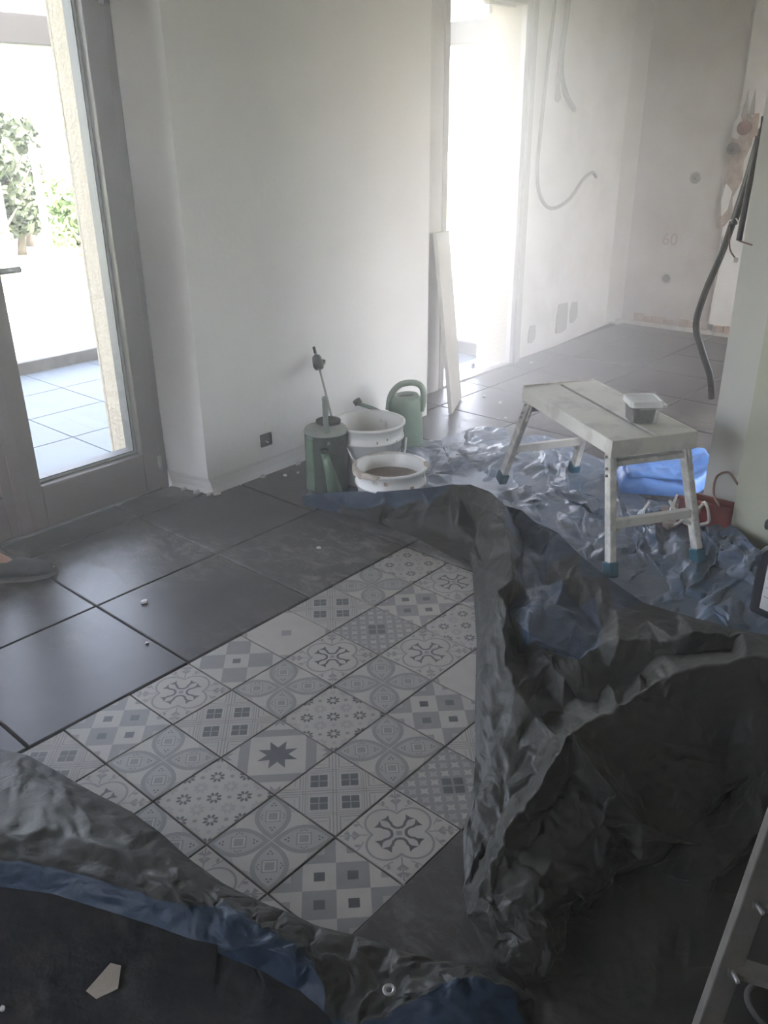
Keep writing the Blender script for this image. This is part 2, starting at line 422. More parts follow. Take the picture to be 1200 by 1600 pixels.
MB().prism([(29.0, 6.9), (29.42, 6.9), (29.42, 6.4)], 0, H).build('plaster_cove', M['raw'], wb)
# brick course showing under the plaster
yy = 5.9
while yy > 1.5:
    w = random.uniform(0.34, 0.5); hgt = random.uniform(0.2, 0.34)
    MB().box((29.27 if yy > 2.9 else 29.14, yy-w, 0.14), (29.5, yy-0.05, 0.14+hgt)).build('brick', M['brick'], wb, bevel=0.02)
    yy -= w*random.choice([1, 1, 1.35])
MB().box((29.2, 1.0, -0.1), (29.42, 6.6, 0.14)).build('mortar_fillet', M['mortar'], wb)
# partition whose end faces the camera and the greenish wall face nearer
struct(box((12.6, -4.5, -0.6), (13.3, -3.75, H)).build('wall_partition', M['pier_end']))
struct(box((12.15, -16.5, -0.6), (12.6, -4.5, H)).build('wall_right', M['olive']))
struct(box((-13, -16.5, -0.6), (-12.5, -3.0, H)).box((-13, 3.5, -0.6), (-12.5, 8.2, H)).box((-13, -3.0, -0.6), (-12.5, 3.5, 3.0)).box((-13, -3.0, 10.5), (-12.5, 3.5, H)).build('wall_behind', M['plaster']))
struct(box((-12.5, -17, -0.6), (13.5, -16.5, H)).box((20.1, -17, -0.6), (29.9, -16.5, H)).box((13.5, -17, 11.3), (20.1, -16.5, H)).box((13.5, -17, -0.6), (20.1, -16.5, 2.0)).build('wall_front', M['plaster']))
# invented glazing, out of view to the right, put in to brighten the pier
added_win2 = struct(bpy.data.objects.new('added_window_2', None)); COL.objects.link(added_win2); added_win2.location = (16.8*S, -16.75*S, 2.0*S); ORG['added_window_2'] = V3(16.8, -16.75, 2.0)
wf = MB().box((13.5, -16.9, 2.0), (20.1, -16.6, 2.3)).box((13.5, -16.9, 11.0), (20.1, -16.6, 11.3))
for x in (13.5, 16.65, 19.8): wf.box((x, -16.9, 2.3), (x+0.3, -16.6, 11.0))
wf.build('added_window_frame', M['bead'], added_win2)
for x in (13.8, 16.95): MB().box((x, -16.77, 2.3), (x+2.85, -16.73, 11.0)).build('added_window_pane', M['glass'], added_win2)
# extra window added behind the camera to lift the reveal and partition faces
added_win3 = struct(bpy.data.objects.new('added_window_3', None)); COL.objects.link(added_win3); added_win3.location = (-12.75*S, 0, 3.0*S); ORG['added_window_3'] = V3(-12.75, 0, 3.0)
wf = MB().box((-12.9, -3.0, 3.0), (-12.6, 3.5, 3.3)).box((-12.9, -3.0, 10.2), (-12.6, 3.5, 10.5))
for y in (-3.0, 0.1, 3.2): wf.box((-12.9, y, 3.3), (-12.6, y+0.3, 10.2))
wf.build('added_window_frame', M['bead'], added_win3)
for y in (-2.7, 0.4): MB().box((-12.77, y, 3.3), (-12.73, y+2.8, 10.2)).build('added_window_pane', M['glass'], added_win3)

# ------------------------------------------------------------------ floor tiles
def tile_mesh(name, sx, sy, mats, gap=0.022, depth=0.13, bev=0.012):
    b = MB(); x, y = sx/2-gap/2, sy/2-gap/2
    r = lambda k, z: [(-x+k, -y+k, z), (x-k, -y+k, z), (x-k, y-k, z), (-x+k, y-k, z)]
    b.add(r(0, -depth)+r(0, -bev)+r(bev, 0), [(8,9,10,11)]+[(i+o, (i+1)%4+o, (i+1)%4+o+4, i+o+4) for o in (0, 4) for i in range(4)]+[(3,2,1,0)])
    me = bpy.data.meshes.new(name)
    me.from_pydata([tuple(np.array(v)*S) for v in b.v], [], b.f)
    for m_ in mats: me.materials.append(m_)
    me.update(); return me
big = {}
def lay(x0, x1, y0, y1, z=0.0, parent=None, name='floor_tile', mt='dark_tile'):
    key = (round(x1-x0, 2), round(y1-y0, 2), mt)
    if key not in big: big[key] = tile_mesh(name, x1-x0, y1-y0, [M[mt]], gap=0.035)
    o = bpy.data.objects.new(name, big[key]); COL.objects.link(o); o.parent = parent
    r = ORG[parent.name]
    o.location = tuple((V3((x0+x1)/2, (y0+y1)/2, z)-r)*S)
    return o
def clip_iv(a0, a1, lo, hi): return max(a0, lo), min(a1, hi)
for i in range(-5, 12):
    for j in range(-7, 3):
        X0, X1, Y0, Y1 = 0.52+2.5*i, 0.52+2.5*(i+1), 0.02+2.5*j, 0.02+2.5*(j+1)
        x0, x1 = clip_iv(X0, X1, -12.4, 29.27)
        y0, y1 = clip_iv(Y0, Y1, -16.4, 5.95 if X1 < 16 else 6.04 if X1 < 22 else 6.3)
        if j == 2 and (X1 < 0 or (X0 > 6.9 and X1 < 14.6)): continue      # wholly inside the wall
        # skip what the patterned field replaces
        if y1 <= 0.05 and y0 >= -5.0 and x0 < 8.0 and x1 > 0.05:
            if x0 < 0: lay(x0, 0.0, y0, y1, 0, floor)
            if x1-8.03 > 0.05: lay(8.03, x1, y0, y1, 0, floor)
            continue
        lay(x0, x1, y0, y1, 0, floor)

# ---- printed patterns of the cement tiles, inlaid as thin flat shapes
W_, L_, G_, D_ = 0, 1, 2, 3
R45 = math.sqrt(0.5)
def r45(p): return ((p[0]-p[1])*R45, (p[0]+p[1])*R45)
def clip_sq(poly, h=0.486):
    for ax in (0, 1):
        for sg in (1, -1):
            out = []
            for i in range(len(poly)):
                a, b = poly[i], poly[(i+1) % len(poly)]
                ia, ib = sg*a[ax] <= h, sg*b[ax] <= h
                if ia: out.append(a)
                if ia != ib:
                    t = (sg*h-a[ax])/(b[ax]-a[ax]); out.append((a[0]+t*(b[0]-a[0]), a[1]+t*(b[1]-a[1])))
            poly = out
            if len(poly) < 3: return []
    return poly
class Print:
    def __init__(s): s.p = []
    def poly(s, pts, m_, lay_):
        q = clip_sq(list(pts))
        if len(q) > 2:
            ar = sum(q[i][0]*q[(i+1) % len(q)][1]-q[(i+1) % len(q)][0]*q[i][1] for i in range(len(q)))
            if abs(ar) < 1e-5: return
            if ar < 0: q = q[::-1]
            s.p.append((q, m_, lay_))
    def sq(s, cx, cy, h, m_, l, w=None, rot=True):
        w = w or h; pts = [(cx-h, cy-w), (cx+h, cy-w), (cx+h, cy+w), (cx-h, cy+w)]
        s.poly([r45(p) for p in pts] if rot else pts, m_, l)
    def disc(s, cx, cy, rx, ry, ang, m_, l, n=12):
        c, d = math.cos(ang), math.sin(ang); pts = []
        for k in range(n):
            t = 2*math.pi*k/n; x, y = rx*math.cos(t), ry*math.sin(t); pts.append((cx+x*c-y*d, cy+x*d+y*c))
        s.poly(pts, m_, l)
    def line(s, pts, w, m_, l):
        for i, (a, b) in enumerate(zip(pts, pts[1:])):
            dx, dy = b[0]-a[0], b[1]-a[1]; L = math.hypot(dx, dy)
            if L < 1e-6: continue
            nx, ny = -dy/L*w/2, dx/L*w/2; ex, ey = dx/L*w*0.3, dy/L*w*0.3
            s.poly([(a[0]+nx-ex, a[1]+ny-ey), (b[0]+nx+ex, b[1]+ny+ey), (b[0]-nx+ex, b[1]-ny+ey), (a[0]-nx-ex, a[1]-ny-ey)], m_, l+0.05*(i % 2))
def pat_checker(off=0.0):
    P = Print(); c = math.sqrt(2)/4
    for m_ in range(-3, 3):
        for n in range(-3, 3):
            cx, cy = (m_+0.5+off)*c, (n+0.5+off)*c
            white = (m_+n) % 2 == 0
            if not white: P.sq(cx, cy, c/2, G_, 1)
            core = max(abs(cx), abs(cy)) < c*0.6
            if off:
                if abs(cx) < 0.01 and abs(cy) < 0.01: P.sq(cx, cy, c*0.16, D_, 2)
                continue
            P.sq(cx, cy, c*0.165, (D_ if core else (L_ if not white else G_)), 2)
    return P
def pat_plain():
    P = Print(); P.sq(0, 0, 0.075, G_, 1)
    for sx in (-1, 1):
        for sy in (-1, 1): P.poly([(sx*0.5, sy*0.5), (sx*0.36, sy*0.5), (sx*0.43, sy*0.43), (sx*0.5, sy*0.36)], G_, 1)
    return P
def star(P, cx, cy, R, r, m_, l, a0=0.0):
    pts = []
    for k in range(16):
        t = a0+math.pi*k/8; q = R if k % 2 == 0 else r; pts.append((cx+q*math.cos(t), cy+q*math.sin(t)))
    for k in range(1, 16, 2):
        P.poly([(cx, cy), pts[k], pts[(k+1) % 16], pts[(k+2) % 16]], m_, l)
def pat_star():
    P = Print(); P.sq(0, 0, 0.487, G_, 1); P.sq(0, 0, 0.355, W_, 2); star(P, 0, 0, 0.27, 0.135, D_, 3, math.pi/8)
    for sx in (-0.5, 0.5):
        for sy in (-0.5, 0.5): star(P, sx, sy, 0.17, 0.085, G_, 2, math.pi/8)
    return P
def lens(cx, cy, a, L, w, n=9):
    pts = []
    for sg in (1, -1):
        for k in range(n):
            t = k/(n-1)*2-1
            t = t if sg > 0 else -t
            pts.append((t*L/2, sg*w/2*(1-t*t)))
    c, d = math.cos(a), math.sin(a)
    out = [(cx+x*c-y*d, cy+x*d+y*c) for x, y in pts]
    return out[:n]+out[n+1:-1]
def pat_petal():
    P = Print(); P.poly([(-.5,-.5),(.5,-.5),(.5,.5),(-.5,.5)], L_, 0.5)
    for k in range(4):   # pale darts towards the edge middles
        a = k*math.pi/2; c, d = math.cos(a), math.sin(a)
        pts = [(0, 0), (0.22, 0.075), (0.40, 0.20), (0.5, 0.05), (0.5, -0.05), (0.40, -0.20), (0.22, -0.075)]
        P.poly([(x*c-y*d, x*d+y*c) for x, y in pts], W_, 1)
        pts = [(0.30, 0.0), (0.5, 0.09), (0.5, -0.09)]
    for k in range(4):
        a = math.pi/4+k*math.pi/2; cx, cy = 0.36*math.cos(a), 0.36*math.sin(a)
        P.poly(lens(cx, cy, a, 0.70, 0.42), G_, 2)
        P.poly(lens(cx, cy, a, 0.55, 0.31), L_, 3)
        P.sq(r45inv(cx, cy)[0], r45inv(cx, cy)[1], 0.088, G_, 4); P.sq(r45inv(cx, cy)[0], r45inv(cx, cy)[1], 0.070, W_, 5); P.sq(r45inv(cx, cy)[0], r45inv(cx, cy)[1], 0.052, G_, 6)
        for s_ in (-1, 1):
            bx, by = cx+s_*0.175*math.cos(a), cy+s_*0.175*math.sin(a)
            for q in (-1, 0, 1):
                dx = s_*(0.03 if q == 0 else -0.004)
                P.disc(bx+dx*math.cos(a)-q*0.022*math.sin(a), by+dx*math.sin(a)+q*0.022*math.cos(a), 0.013, 0.013, 0, D_, 4, 6)
        for s_ in (-1, 1):
            b2 = a+math.pi/2
            for q in (-1, 0, 1):
                rr = 0.125+(0.012 if q == 0 else -0.004)
                P.disc(cx+s_*rr*math.cos(b2)+q*0.03*math.cos(a), cy+s_*rr*math.sin(b2)+q*0.03*math.sin(a), 0.010, 0.010, 0, D_, 4, 6)
    return P
def r45inv(x, y): return ((x+y)*R45, (y-x)*R45)
def pat_squares():
    P = Print()
    for s_ in (-1, 1):
        P.line([r45((s_*0.02, -0.75)), r45((s_*0.02, 0.75))], 0.014, G_, 1)
        P.line([r45((-0.75, s_*0.02)), r45((0.75, s_*0.02))], 0.014, G_, 1.2)
    for sx in (-1, 1):
        for sy in (-1, 1):
            cx, cy = sx*0.185, sy*0.185
            P.sq(cx, cy, 0.143, L_, 2); P.sq(cx, cy, 0.128, W_, 3); P.sq(cx, cy, 0.102, D_, 4)
            for k in range(4):
                a = k*math.pi/2
                P.line([r45((cx+0.03*math.cos(a), cy+0.03*math.sin(a))), r45((cx+0.10*math.cos(a), cy+0.10*math.sin(a)))], 0.012, L_, 5)
            P.sq(cx, cy, 0.018, G_, 6)
    for s_ in (-1, 1):
        for off in (0.345, 0.375):
            P.line([r45((s_*off, -0.75)), r45((s_*off, 0.75))], 0.010, G_, 2)
            P.line([r45((-0.75, s_*off)), r45((0.75, s_*off))], 0.010, G_, 2.2)
        for q in (-1, 1):
            for (w0, w1) in ((0.06, 0.31),):
                for (a0, a1) in ((0.41, 0.62),):
                    for r in ([(s_*a0, q*w0), (s_*a1, q*w0), (s_*a1, q*w1), (s_*a0, q*w1), (s_*a0, q*w0)],
                              [(q*w0, s_*a0), (q*w0, s_*a1), (q*w1, s_*a1), (q*w1, s_*a0), (q*w0, s_*a0)]):
                        P.line([r45(p) for p in r], 0.014, G_, 3)
            P.line([r45((s_*0.47, q*0.10)), r45((s_*0.47, q*0.26))], 0.018, L_, 3)
            P.line([r45((q*0.10, s_*0.47)), r45((q*0.26, s_*0.47))], 0.018, L_, 3)
    return P
def pat_flowers():
    P = Print()
    def fl(cx, cy, m_, R, r):
        for k in range(8):
            a = k*math.pi/4+math.pi/8
            P.disc(cx+R*math.cos(a), cy+R*math.sin(a), r*1.25, r*0.75, a, m_, 2, 7)
    A = [(0, 0)]+[(sx*.25, sy*.25) for sx in (-1, 1) for sy in (-1, 1)]+[(.5, 0), (-.5, 0), (0, .5), (0, -.5)]+[(sx*.5, sy*.5) for sx in (-1, 1) for sy in (-1, 1)]
    for p in A: fl(*p, D_, 0.062, 0.026)
    B = [(.25, 0), (-.25, 0), (0, .25), (0, -.25)]+[(sx*.5, sy*.25) for sx in (-1, 1) for sy in (-1, 1)]+[(sx*.25, sy*.5) for sx in (-1, 1) for sy in (-1, 1)]
    for p in B: fl(*p, L_, 0.060, 0.028)
    for i in range(-4, 5):
        for j in range(-4, 5):
            if (i % 2) and (j % 2): P.disc(i*.125, j*.125, 0.03, 0.03, 0, L_ if (i+j) % 4 else G_, 1.5, 6)
    return P
def pat_cross():
    P = Print()
    for k in range(4):
        a = k*math.pi/2
        P.disc(0.225*math.cos(a), 0.225*math.sin(a), 0.225, 0.225, 0, G_, 1+0.03*k, 24)
    P.sq(0, 0, 0.22, G_, 1.2, rot=False)
    for k in range(4):
        a = k*math.pi/2
        P.disc(0.225*math.cos(a), 0.225*math.sin(a), 0.198, 0.198, 0, W_, 2+0.03*k, 24)
    P.sq(0, 0, 0.205, W_, 2.2, rot=False)
    for k in range(4):
        a = math.pi/4+k*math.pi/2; c, d = math.cos(a), math.sin(a)
        T = lambda pts: [(x*c-y*d, x*d+y*c) for x, y in pts]
        P.line(T([(.215, .125), (.165, .085), (.115, .068), (.085, .038), (.078, 0), (.085, -.038), (.115, -.068), (.165, -.085), (.215, -.125)]), 0.032, D_, 3)
        for s_ in (-1, 1):
            P.poly(T([(.180, s_*.090), (.275, s_*.100), (.228, s_*.145)]), D_, 4)
            P.poly(T([(.180, s_*.090), (.205, s_*.200), (.235, s_*.130)]), D_, 4)
        P.line(T([(.34, 0), (.66, 0)]), 0.016, G_, 3)
        P.poly(T([(.43, 0), (.50, .07), (.53, .02)]), G_, 3.2); P.poly(T([(.43, 0), (.50, -.07), (.53, -.02)]), G_, 3.2)
        P.poly(T([(.54, 0), (.57, .08), (.62, .03)]), G_, 3.2); P.poly(T([(.54, 0), (.57, -.08), (.62, -.03)]), G_, 3.2)
        for s_ in (-1, 1):
            P.disc(*T([(.47, s_*.15)])[0], 0.035, 0.022, a, G_, 3, 8)
            P.line(T([(.40, s_*.10), (.45, s_*.19), (.50, s_*.23)]), 0.014, G_, 3)
    P.sq(0, 0, 0.032, G_, 4)
    return P
def pat_lattice():
    P = Print(); P.poly([(-.5,-.5),(.5,-.5),(.5,.5),(-.5,.5)], G_, 0.5); c = 0.1414
    for i in range(-5, 5):
        for j in range(-5, 5):
            cx, cy = (i+.5)*c, (j+.5)*c
            core = i in (-1, 0) and j in (-1, 0)
            if core: P.sq(cx, cy, c*0.40, D_, 2)
            else:
                h = c*0.36; q = c*0.24
                P.poly([r45(p) for p in [(cx-h, cy-h), (cx, cy-q), (cx+h, cy-h), (cx+q, cy), (cx+h, cy+h), (cx, cy+q), (cx-h, cy+h), (cx-q, cy)]], W_ if (i+j) % 2 else L_, 1)
    return P
pats = dict(C=pat_checker(), H=pat_checker(0.5), G=pat_plain(), E=pat_star(), P=pat_petal(), B=pat_squares(), D=pat_flowers(), A=pat_cross(), F=pat_lattice())
pmesh = {}
for k, P in pats.items():
    me = tile_mesh('patterned_tile', 1, 1, [M['t_white'], M['t_light'], M['t_mid'], M['t_dark']], gap=0.022, bev=0.006)
    vs = [tuple(v.co) for v in me.vertices]; fs = [tuple(p.vertices) for p in me.polygons]; mi = [0]*len(fs)
    for q, m_, l in P.p:
        o = len(vs); z = (0.0004+0.0005*l)*S
        vs += [(x*S, y*S, z) for x, y in q]; fs.append(tuple(range(o, o+len(q)))); mi.append(m_)
    me2 = bpy.data.meshes.new('patterned_tile_'+{'C': 'checker', 'H': 'checker_centred', 'G': 'plain', 'E': 'star', 'P': 'petal', 'B': 'squares', 'D': 'flowers', 'A': 'cross', 'F': 'lattice'}[k])
    me2.from_pydata(vs, [], fs)
    for m_ in me.materials: me2.materials.append(m_)
    me2.polygons.foreach_set('material_index', mi); me2.update(); pmesh[k] = me2
PL = dict(C='grey and white checkered cement tile with small squares', H='checkered cement tile with one small centre square', G='nearly plain pale cement tile', E='cement tile with a dark eight-pointed star in a grey frame',
          P='cement tile with four pointed petal shapes', B='cement tile with four dark squares', D='cement tile strewn with dark eight-petal flowers', A='cement tile with a dark curled cross in a quatrefoil', F='cement tile with a woven lattice and four dark squares')
layout = ['BCAHGBPD', 'APBPAFCA', 'PDEDPADC', 'APBPCGBP', 'GCAFBDPE']
for j, row in enumerate(layout):
    for i, k in enumerate(row):
        o = bpy.data.objects.new('patterned_tile', pmesh[k]); COL.objects.link(o); o.parent = floor
        o.location = tuple((V3(i+0.5, -j-0.5, random.uniform(-0.008, 0.004))-ORG[floor.name])*S)
        o['label'] = PL[k]

# ------------------------------------------------------------------ big glazed door (left)
def rails(name, parent, x0, x1, z0, z1, y0, y1, wl_, wr_, wb_, wt_, mt):
    b = MB()
    b.box((x0, y0, z0), (x0+wl_, y1, z1)); b.box((x1-wr_, y0, z0), (x1, y1, z1))
    b.box((x0+wl_, y0, z0), (x1-wr_, y1, z0+wb_)); b.box((x0+wl_, y0, z1-wt_), (x1-wr_, y1, z1))
    return b.build(name, mt, parent, bevel=0.02)
def door_leaf(parent, x0, x1, z0, z1, y0, y1, wl_, wr_, wb_, wt_):
    lf = rails('door_leaf', parent, x0, x1, z0, z1, y0, y1, wl_, wr_, wb_, wt_, M['frame'])
    a, c, d, e = x0+wl_, x1-wr_, z0+wb_, z1-wt_
    ym = (y0+y1)/2
    MB().box((a-0.03, ym-0.02, d-0.03), (c+0.03, ym+0.02, e+0.03)).build('glass_pane', M['glass'], lf)
    b = MB(); t = 0.055
    for (p, q) in (((a, ym+0.02, d), (a+t*0.5, y1+0.05, e)), ((c-t, ym+0.02, d), (c, y1+0.05, e)), ((a+t*0.5, ym+0.02, d), (c-t, y1+0.05, d+t)), ((a+t*0.5, ym+0.02, e-t), (c-t, y1+0.05, e))):
        b.box(p, q)
    b.build('glazing_bead', M['bead'], lf)
    b = MB(); u = 0.02
    for (p, q) in (((c-t-u, ym+0.02, d+t), (c-t, y1+0.10, e-t)), ((a+t*0.5, ym+0.02, d+t), (c-t, y1+0.10, d+t+u))):
        b.box(p, q)
    b.build('black_gasket', M['gasket'], lf)
    return lf
door1 = struct(bpy.data.objects.new('door_1', None)); COL.objects.link(door1); door1.location = (3.4*S, 6.0*S, 0); ORG['door_1'] = V3(3.4, 6.0, 0)
b = MB(); b.box((6.72, 5.92, 0), (6.92, 6.5, 10.6)); b.box((-0.15, 5.92, 0), (0.1, 6.5, 10.6)); b.box((0.1, 5.92, 10.35), (6.72, 6.5, 10.6))
b.box((0.1, 5.98, 0), (6.72, 6.5, 0.10))
b.build('door_frame', M['frame'], door1, bevel=0.015)
lf = door_leaf(door1, 3.56, 6.74, 0.08, 10.4, 5.86, 6.26, 0.47, 0.42, 0.85, 0.5)
lf2 = door_leaf(door1, 0.08, 3.55, 0.08, 10.4, 5.90, 6.26, 0.42, 0.26, 0.85, 0.5)
MB().box((3.46, 5.80, 0.08), (3.68, 5.88, 10.4)).build('cover_strip', M['frame'], door1, bevel=0.015)
hd = MB().box((3.60, 5.74, 4.70), (3.80, 5.88, 5.45)).build('handle_plate', M['steel'], lf, bevel=0.02)
MB().tube([(3.70, 5.78, 5.02), (3.70, 5.52, 5.02)], 0.055).tube([(3.64, 5.52, 5.02), (4.22, 5.52, 5.02)], 0.055).build('door_handle', M['steel'], lf)
for z in (0.45, 9.2):
    MB().tube([(6.70, 5.84, z), (6.70, 5.84, z+0.35)], 0.045).build('hinge', M['steel'], lf)

# ------------------------------------------------------------------ narrow door opening (no leaf in it)
door2 = struct(bpy.data.objects.new('door_2', None)); COL.objects.link(door2); door2.location = (19*S, 6.3*S, 0); ORG['door_2'] = V3(19, 6.3, 0)
b = MB(); b.box((16.8, 6.02, 0), (17.02, 6.62, 10.6)); b.box((20.72, 6.10, 0), (21.0, 6.28, 10.6)); b.box((17.02, 6.1, 10.4), (20.72, 6.62, 10.6))
b.build('door_frame', M['frame2'], door2, bevel=0.02)
MB().box((21.0, 6.02, 0), (21.22, 6.28, 10.6)).box((20.9, 5.98, 0.0), (20.98, 6.12, 10.6)).build('frame_rebate', M['frame2'], door2, bevel=0.02)
MB().box((17.02, 6.05, -0.1), (20.72, 6.35, 0.05)).build('door_sill', M['steel'], door2, bevel=0.015)
MB().box((17.02, 6.35, -0.1), (20.72, 7.4, 0.0)).build('stone_threshold', M['bead'], door2, bevel=0.015)
MB().tube([(19.3, 6.4, 10.1), (19.3, 6.4, 10.45)], 0.05).box((19.1, 6.3, 10.32), (20.4, 6.5, 10.42)).build('roller_guide', M['frame2'], door2)
MB().tube([(19.55, 6.75, 0.0), (19.55, 6.75, 0.16)], 0.07).tube([(19.55, 6.75, 0.13), (19.9, 6.95, 0.13)], 0.02).build('door_stop', M['steel_dark'], door2)

# ------------------------------------------------------------------ outside: terrace, curb, beam, lawn, shrubs
TZ = -0.75
terrace = struct(MB().box((-14, 6.5, TZ-0.5), (23.6, 20.4, TZ-0.13)).build('terrace', M['grout']))
for i in range(-6, 7):
    for j in range(0, 7):
        X0, X1 = 8.40+2.5*i, 8.40+2.5*(i+1); Y0, Y1 = 5.25+2.5*j, 5.25+2.5*(j+1)
        x0, x1 = clip_iv(X0, X1, -14, 23.5); y0, y1 = clip_iv(Y0, Y1, 6.6, 20.4)
        if x1-x0 < 0.1 or y1-y0 < 0.1: continue
        parts_ = [(x0, x1, y0, y1)]
        if y0 < 8.3:
            parts_ = []
            if x0 < 7.0: parts_.append((x0, min(x1, 7.0), y0, y1))
            if y1 > 8.32: parts_.append((max(x0, 7.0), x1, 8.32, y1)) if x1 > 7.0 else None
            if x1 > 14.7 and y0 < 8.3: parts_.append((max(x0, 14.7), x1, max(y0, 7.72), 8.30))
        for (a, b_, c, d) in parts_:
            if b_-a > 0.05 and d-c > 0.05: lay(a, b_, c, d, TZ, terrace, 'terrace_tile', 'terrace_tile')
curb = tag(MB().box((-14, 20.4, -0.9), (24.0, 20.9, -0.31)).box((23.55, 8.4, -0.9), (24.0, 20.4, -0.31)).build('terrace_curb', M['curb'], bevel=0.03),
           'low dark stone curb along the outer edge of the terrace', 'curb')
bm_ = tag(MB().box((-14, 20.3, 9.85), (24.1, 20.9, 10.75)).box((23.5, 8.3, 9.85), (24.1, 20.3, 10.55)).box((-13.9, 20.4, -0.31), (-13.3, 20.9, 9.85)).box((23.55, 20.3, -0.31), (24.1, 20.9, 9.85)).build('terrace_beam', M['beam'], bevel=0.04),
          'grey horizontal roof beam with end posts spanning the terrace outside', 'beam')
lawn = struct(MB().box((-260, 20.9, -1.2), (330, 330, -0.9)).box((24.1, -40, -1.2), (330, 20.9, -0.9)).build('lawn', M['lawn']))

def leaves(b, c, rad, n, size):
    for _ in range(n):
        u = rng.normal(size=3); u /= np.linalg.norm(u); p = V3(*c)+u*rad*(rng.rand()**0.4)
        a = rng.normal(size=3); a /= np.linalg.norm(a); d = np.cross(a, rng.normal(size=3)); d /= np.linalg.norm(d)
        s_ = size*(0.6+0.8*rng.rand())
        b.add([p-a*s_, p+d*s_*0.5, p+a*s_, p-d*s_*0.5], [(0, 1, 2, 3)], 0)
def tree(name, x, y, h, r, mt, label, n=900, nb=7, cat='tree', z0=-0.9, crown=0.35, lsize=0.35):
    t = thing(name, (x, y, z0), label, cat)
    b = MB(); b.tube(spline([(x, y, z0), (x+0.3, y, z0+h*0.35), (x-0.2, y+0.3, z0+h*0.8)], 5), [0.35-0.25*k/10 for k in range(11)], 8)
    for k in range(5):
        a = rng.rand()*6.3; z = z0+h*(crown*0.6+0.12*k)
        b.tube(spline([(x, y, z), (x+math.cos(a)*r*0.5, y+math.sin(a)*r*0.5, z+r*0.4), (x+math.cos(a)*r*0.9, y+math.sin(a)*r*0.9, z+r*0.9)], 4), [0.16-0.12*q/8 for q in range(9)], 6)
    b.build('trunk', M['bark'], t)
    b = MB()
    for k in range(nb):
        a = rng.rand()*6.3; q = rng.rand()
        c = (x+math.cos(a)*r*0.6, y+math.sin(a)*r*0.6, z0+h*(crown+(1-crown)*q))
        leaves(b, c, r*0.62, n//nb, lsize)
    f = b.build('foliage', mt, t); f['kind'] = 'stuff'
    return t
tree('dark_shrub', 24.6, 50.0, 8.0, 1.9, M['leaf'], 'dark garden tree behind the lawn at the left edge, beyond the door handle', 2600, 9, lsize=0.33, crown=0.2)
tree('dark_shrub', 28.2, 54.0, 8.6, 2.1, M['leaf'], 'dark garden tree behind the lawn, right of the white post', 2800, 9, lsize=0.33, crown=0.2)
tree('dark_shrub', 31.2, 58.5, 7.6, 1.9, M['leaf'], 'darker tree set farthest back, left of the pale green bush', 1800, 8, lsize=0.33, crown=0.25)
tree('pale_shrub', 30.6, 49.5, 5.6, 1.9, M['leaf2'], 'pale green bush in the garden beside the cream door reveal', 1500, 8, cat='bush', crown=0.1, lsize=0.3)
tree('dark_shrub', 20.4, 54.0, 8.4, 2.2, M['leaf'], 'dark garden tree beyond the lawn, just past the left edge of the picture', 1200, 8, lsize=0.35, crown=0.2)
tag(MB().tube([(25.1, 44.0, -0.9), (25.1, 44.0, 6.7)], 0.22, 10).build('garden_post', M['post']), 'white garden post standing between the dark garden trees', 'post')
tag(MB().tube([(22.5, 44.0, -0.9), (22.5, 44.0, 4.6)], 0.18, 10).build('garden_post', M['post']), 'shorter white garden post at the left edge above the door handle', 'post')

# ------------------------------------------------------------------ fittings on the walls
def wall_disc(c, r, axis, label, name='socket_box'):
    """round recessed box in a wall facing -x"""
    t = thing(name, c, label, 'socket box')
    b = MB(); n = 20; x0 = c[0]-0.02; vs = []; prof = [(r*1.12, 0.0), (r*1.0, -0.03), (r*0.86, -0.01), (r*0.8, 0.06)]
    for rr, dx in prof:
        for k in range(n):
            a = 2*math.pi*k/n; vs.append((x0+dx, c[1]+rr*math.cos(a), c[2]+rr*math.sin(a)))
    fs = [(i*n+k, (i+1)*n+k, (i+1)*n+(k+1) % n, i*n+(k+1) % n) for i in range(3) for k in range(n)]
    b.add(vs, fs, 0, True); b.build('box_rim', M['patch'], t)
    b = MB(); b.add([(x0+0.015, c[1]+r*0.82*math.cos(2*math.pi*k/n), c[2]+r*0.82*math.sin(2*math.pi*k/n)) for k in range(n)], [tuple(range(n))[::-1]])
    b.tube([(x0, c[1]+r*0.2, c[2]), (x0-0.06, c[1]-r*0.3, c[2]-r*0.3)], 0.02)
    b.build('box_inside', M['hole'], t)
wall_disc((29.4, 4.11, 5.51), 0.19, 'x', 'upper round empty socket box in the back wall')
wall_disc((29.4, 4.74, 1.88), 0.19, 'x', 'lower round empty socket box in the back wall')
t = thing('wall_socket', (8.78, 4.75, 0.72), 'small square unfinished socket hole low in the grey wall behind the cans', 'socket box')
MB().box((8.63, 4.70, 0.72), (8.93, 4.75, 0.755)).box((8.63, 4.70, 0.965), (8.93, 4.75, 1.0)).box((8.63, 4.70, 0.755), (8.665, 4.75, 0.965)).box((8.895, 4.70, 0.755), (8.93, 4.75, 0.965)).build('box_rim', M['hole'], t)
MB().box((8.665, 4.725, 0.755), (8.895, 4.749, 0.965)).build('box_inside', M['hole'], t)
MB().tube([(8.75, 4.74, 0.85), (8.80, 4.68, 0.80)], 0.012).build('wire', M['bead'], t)

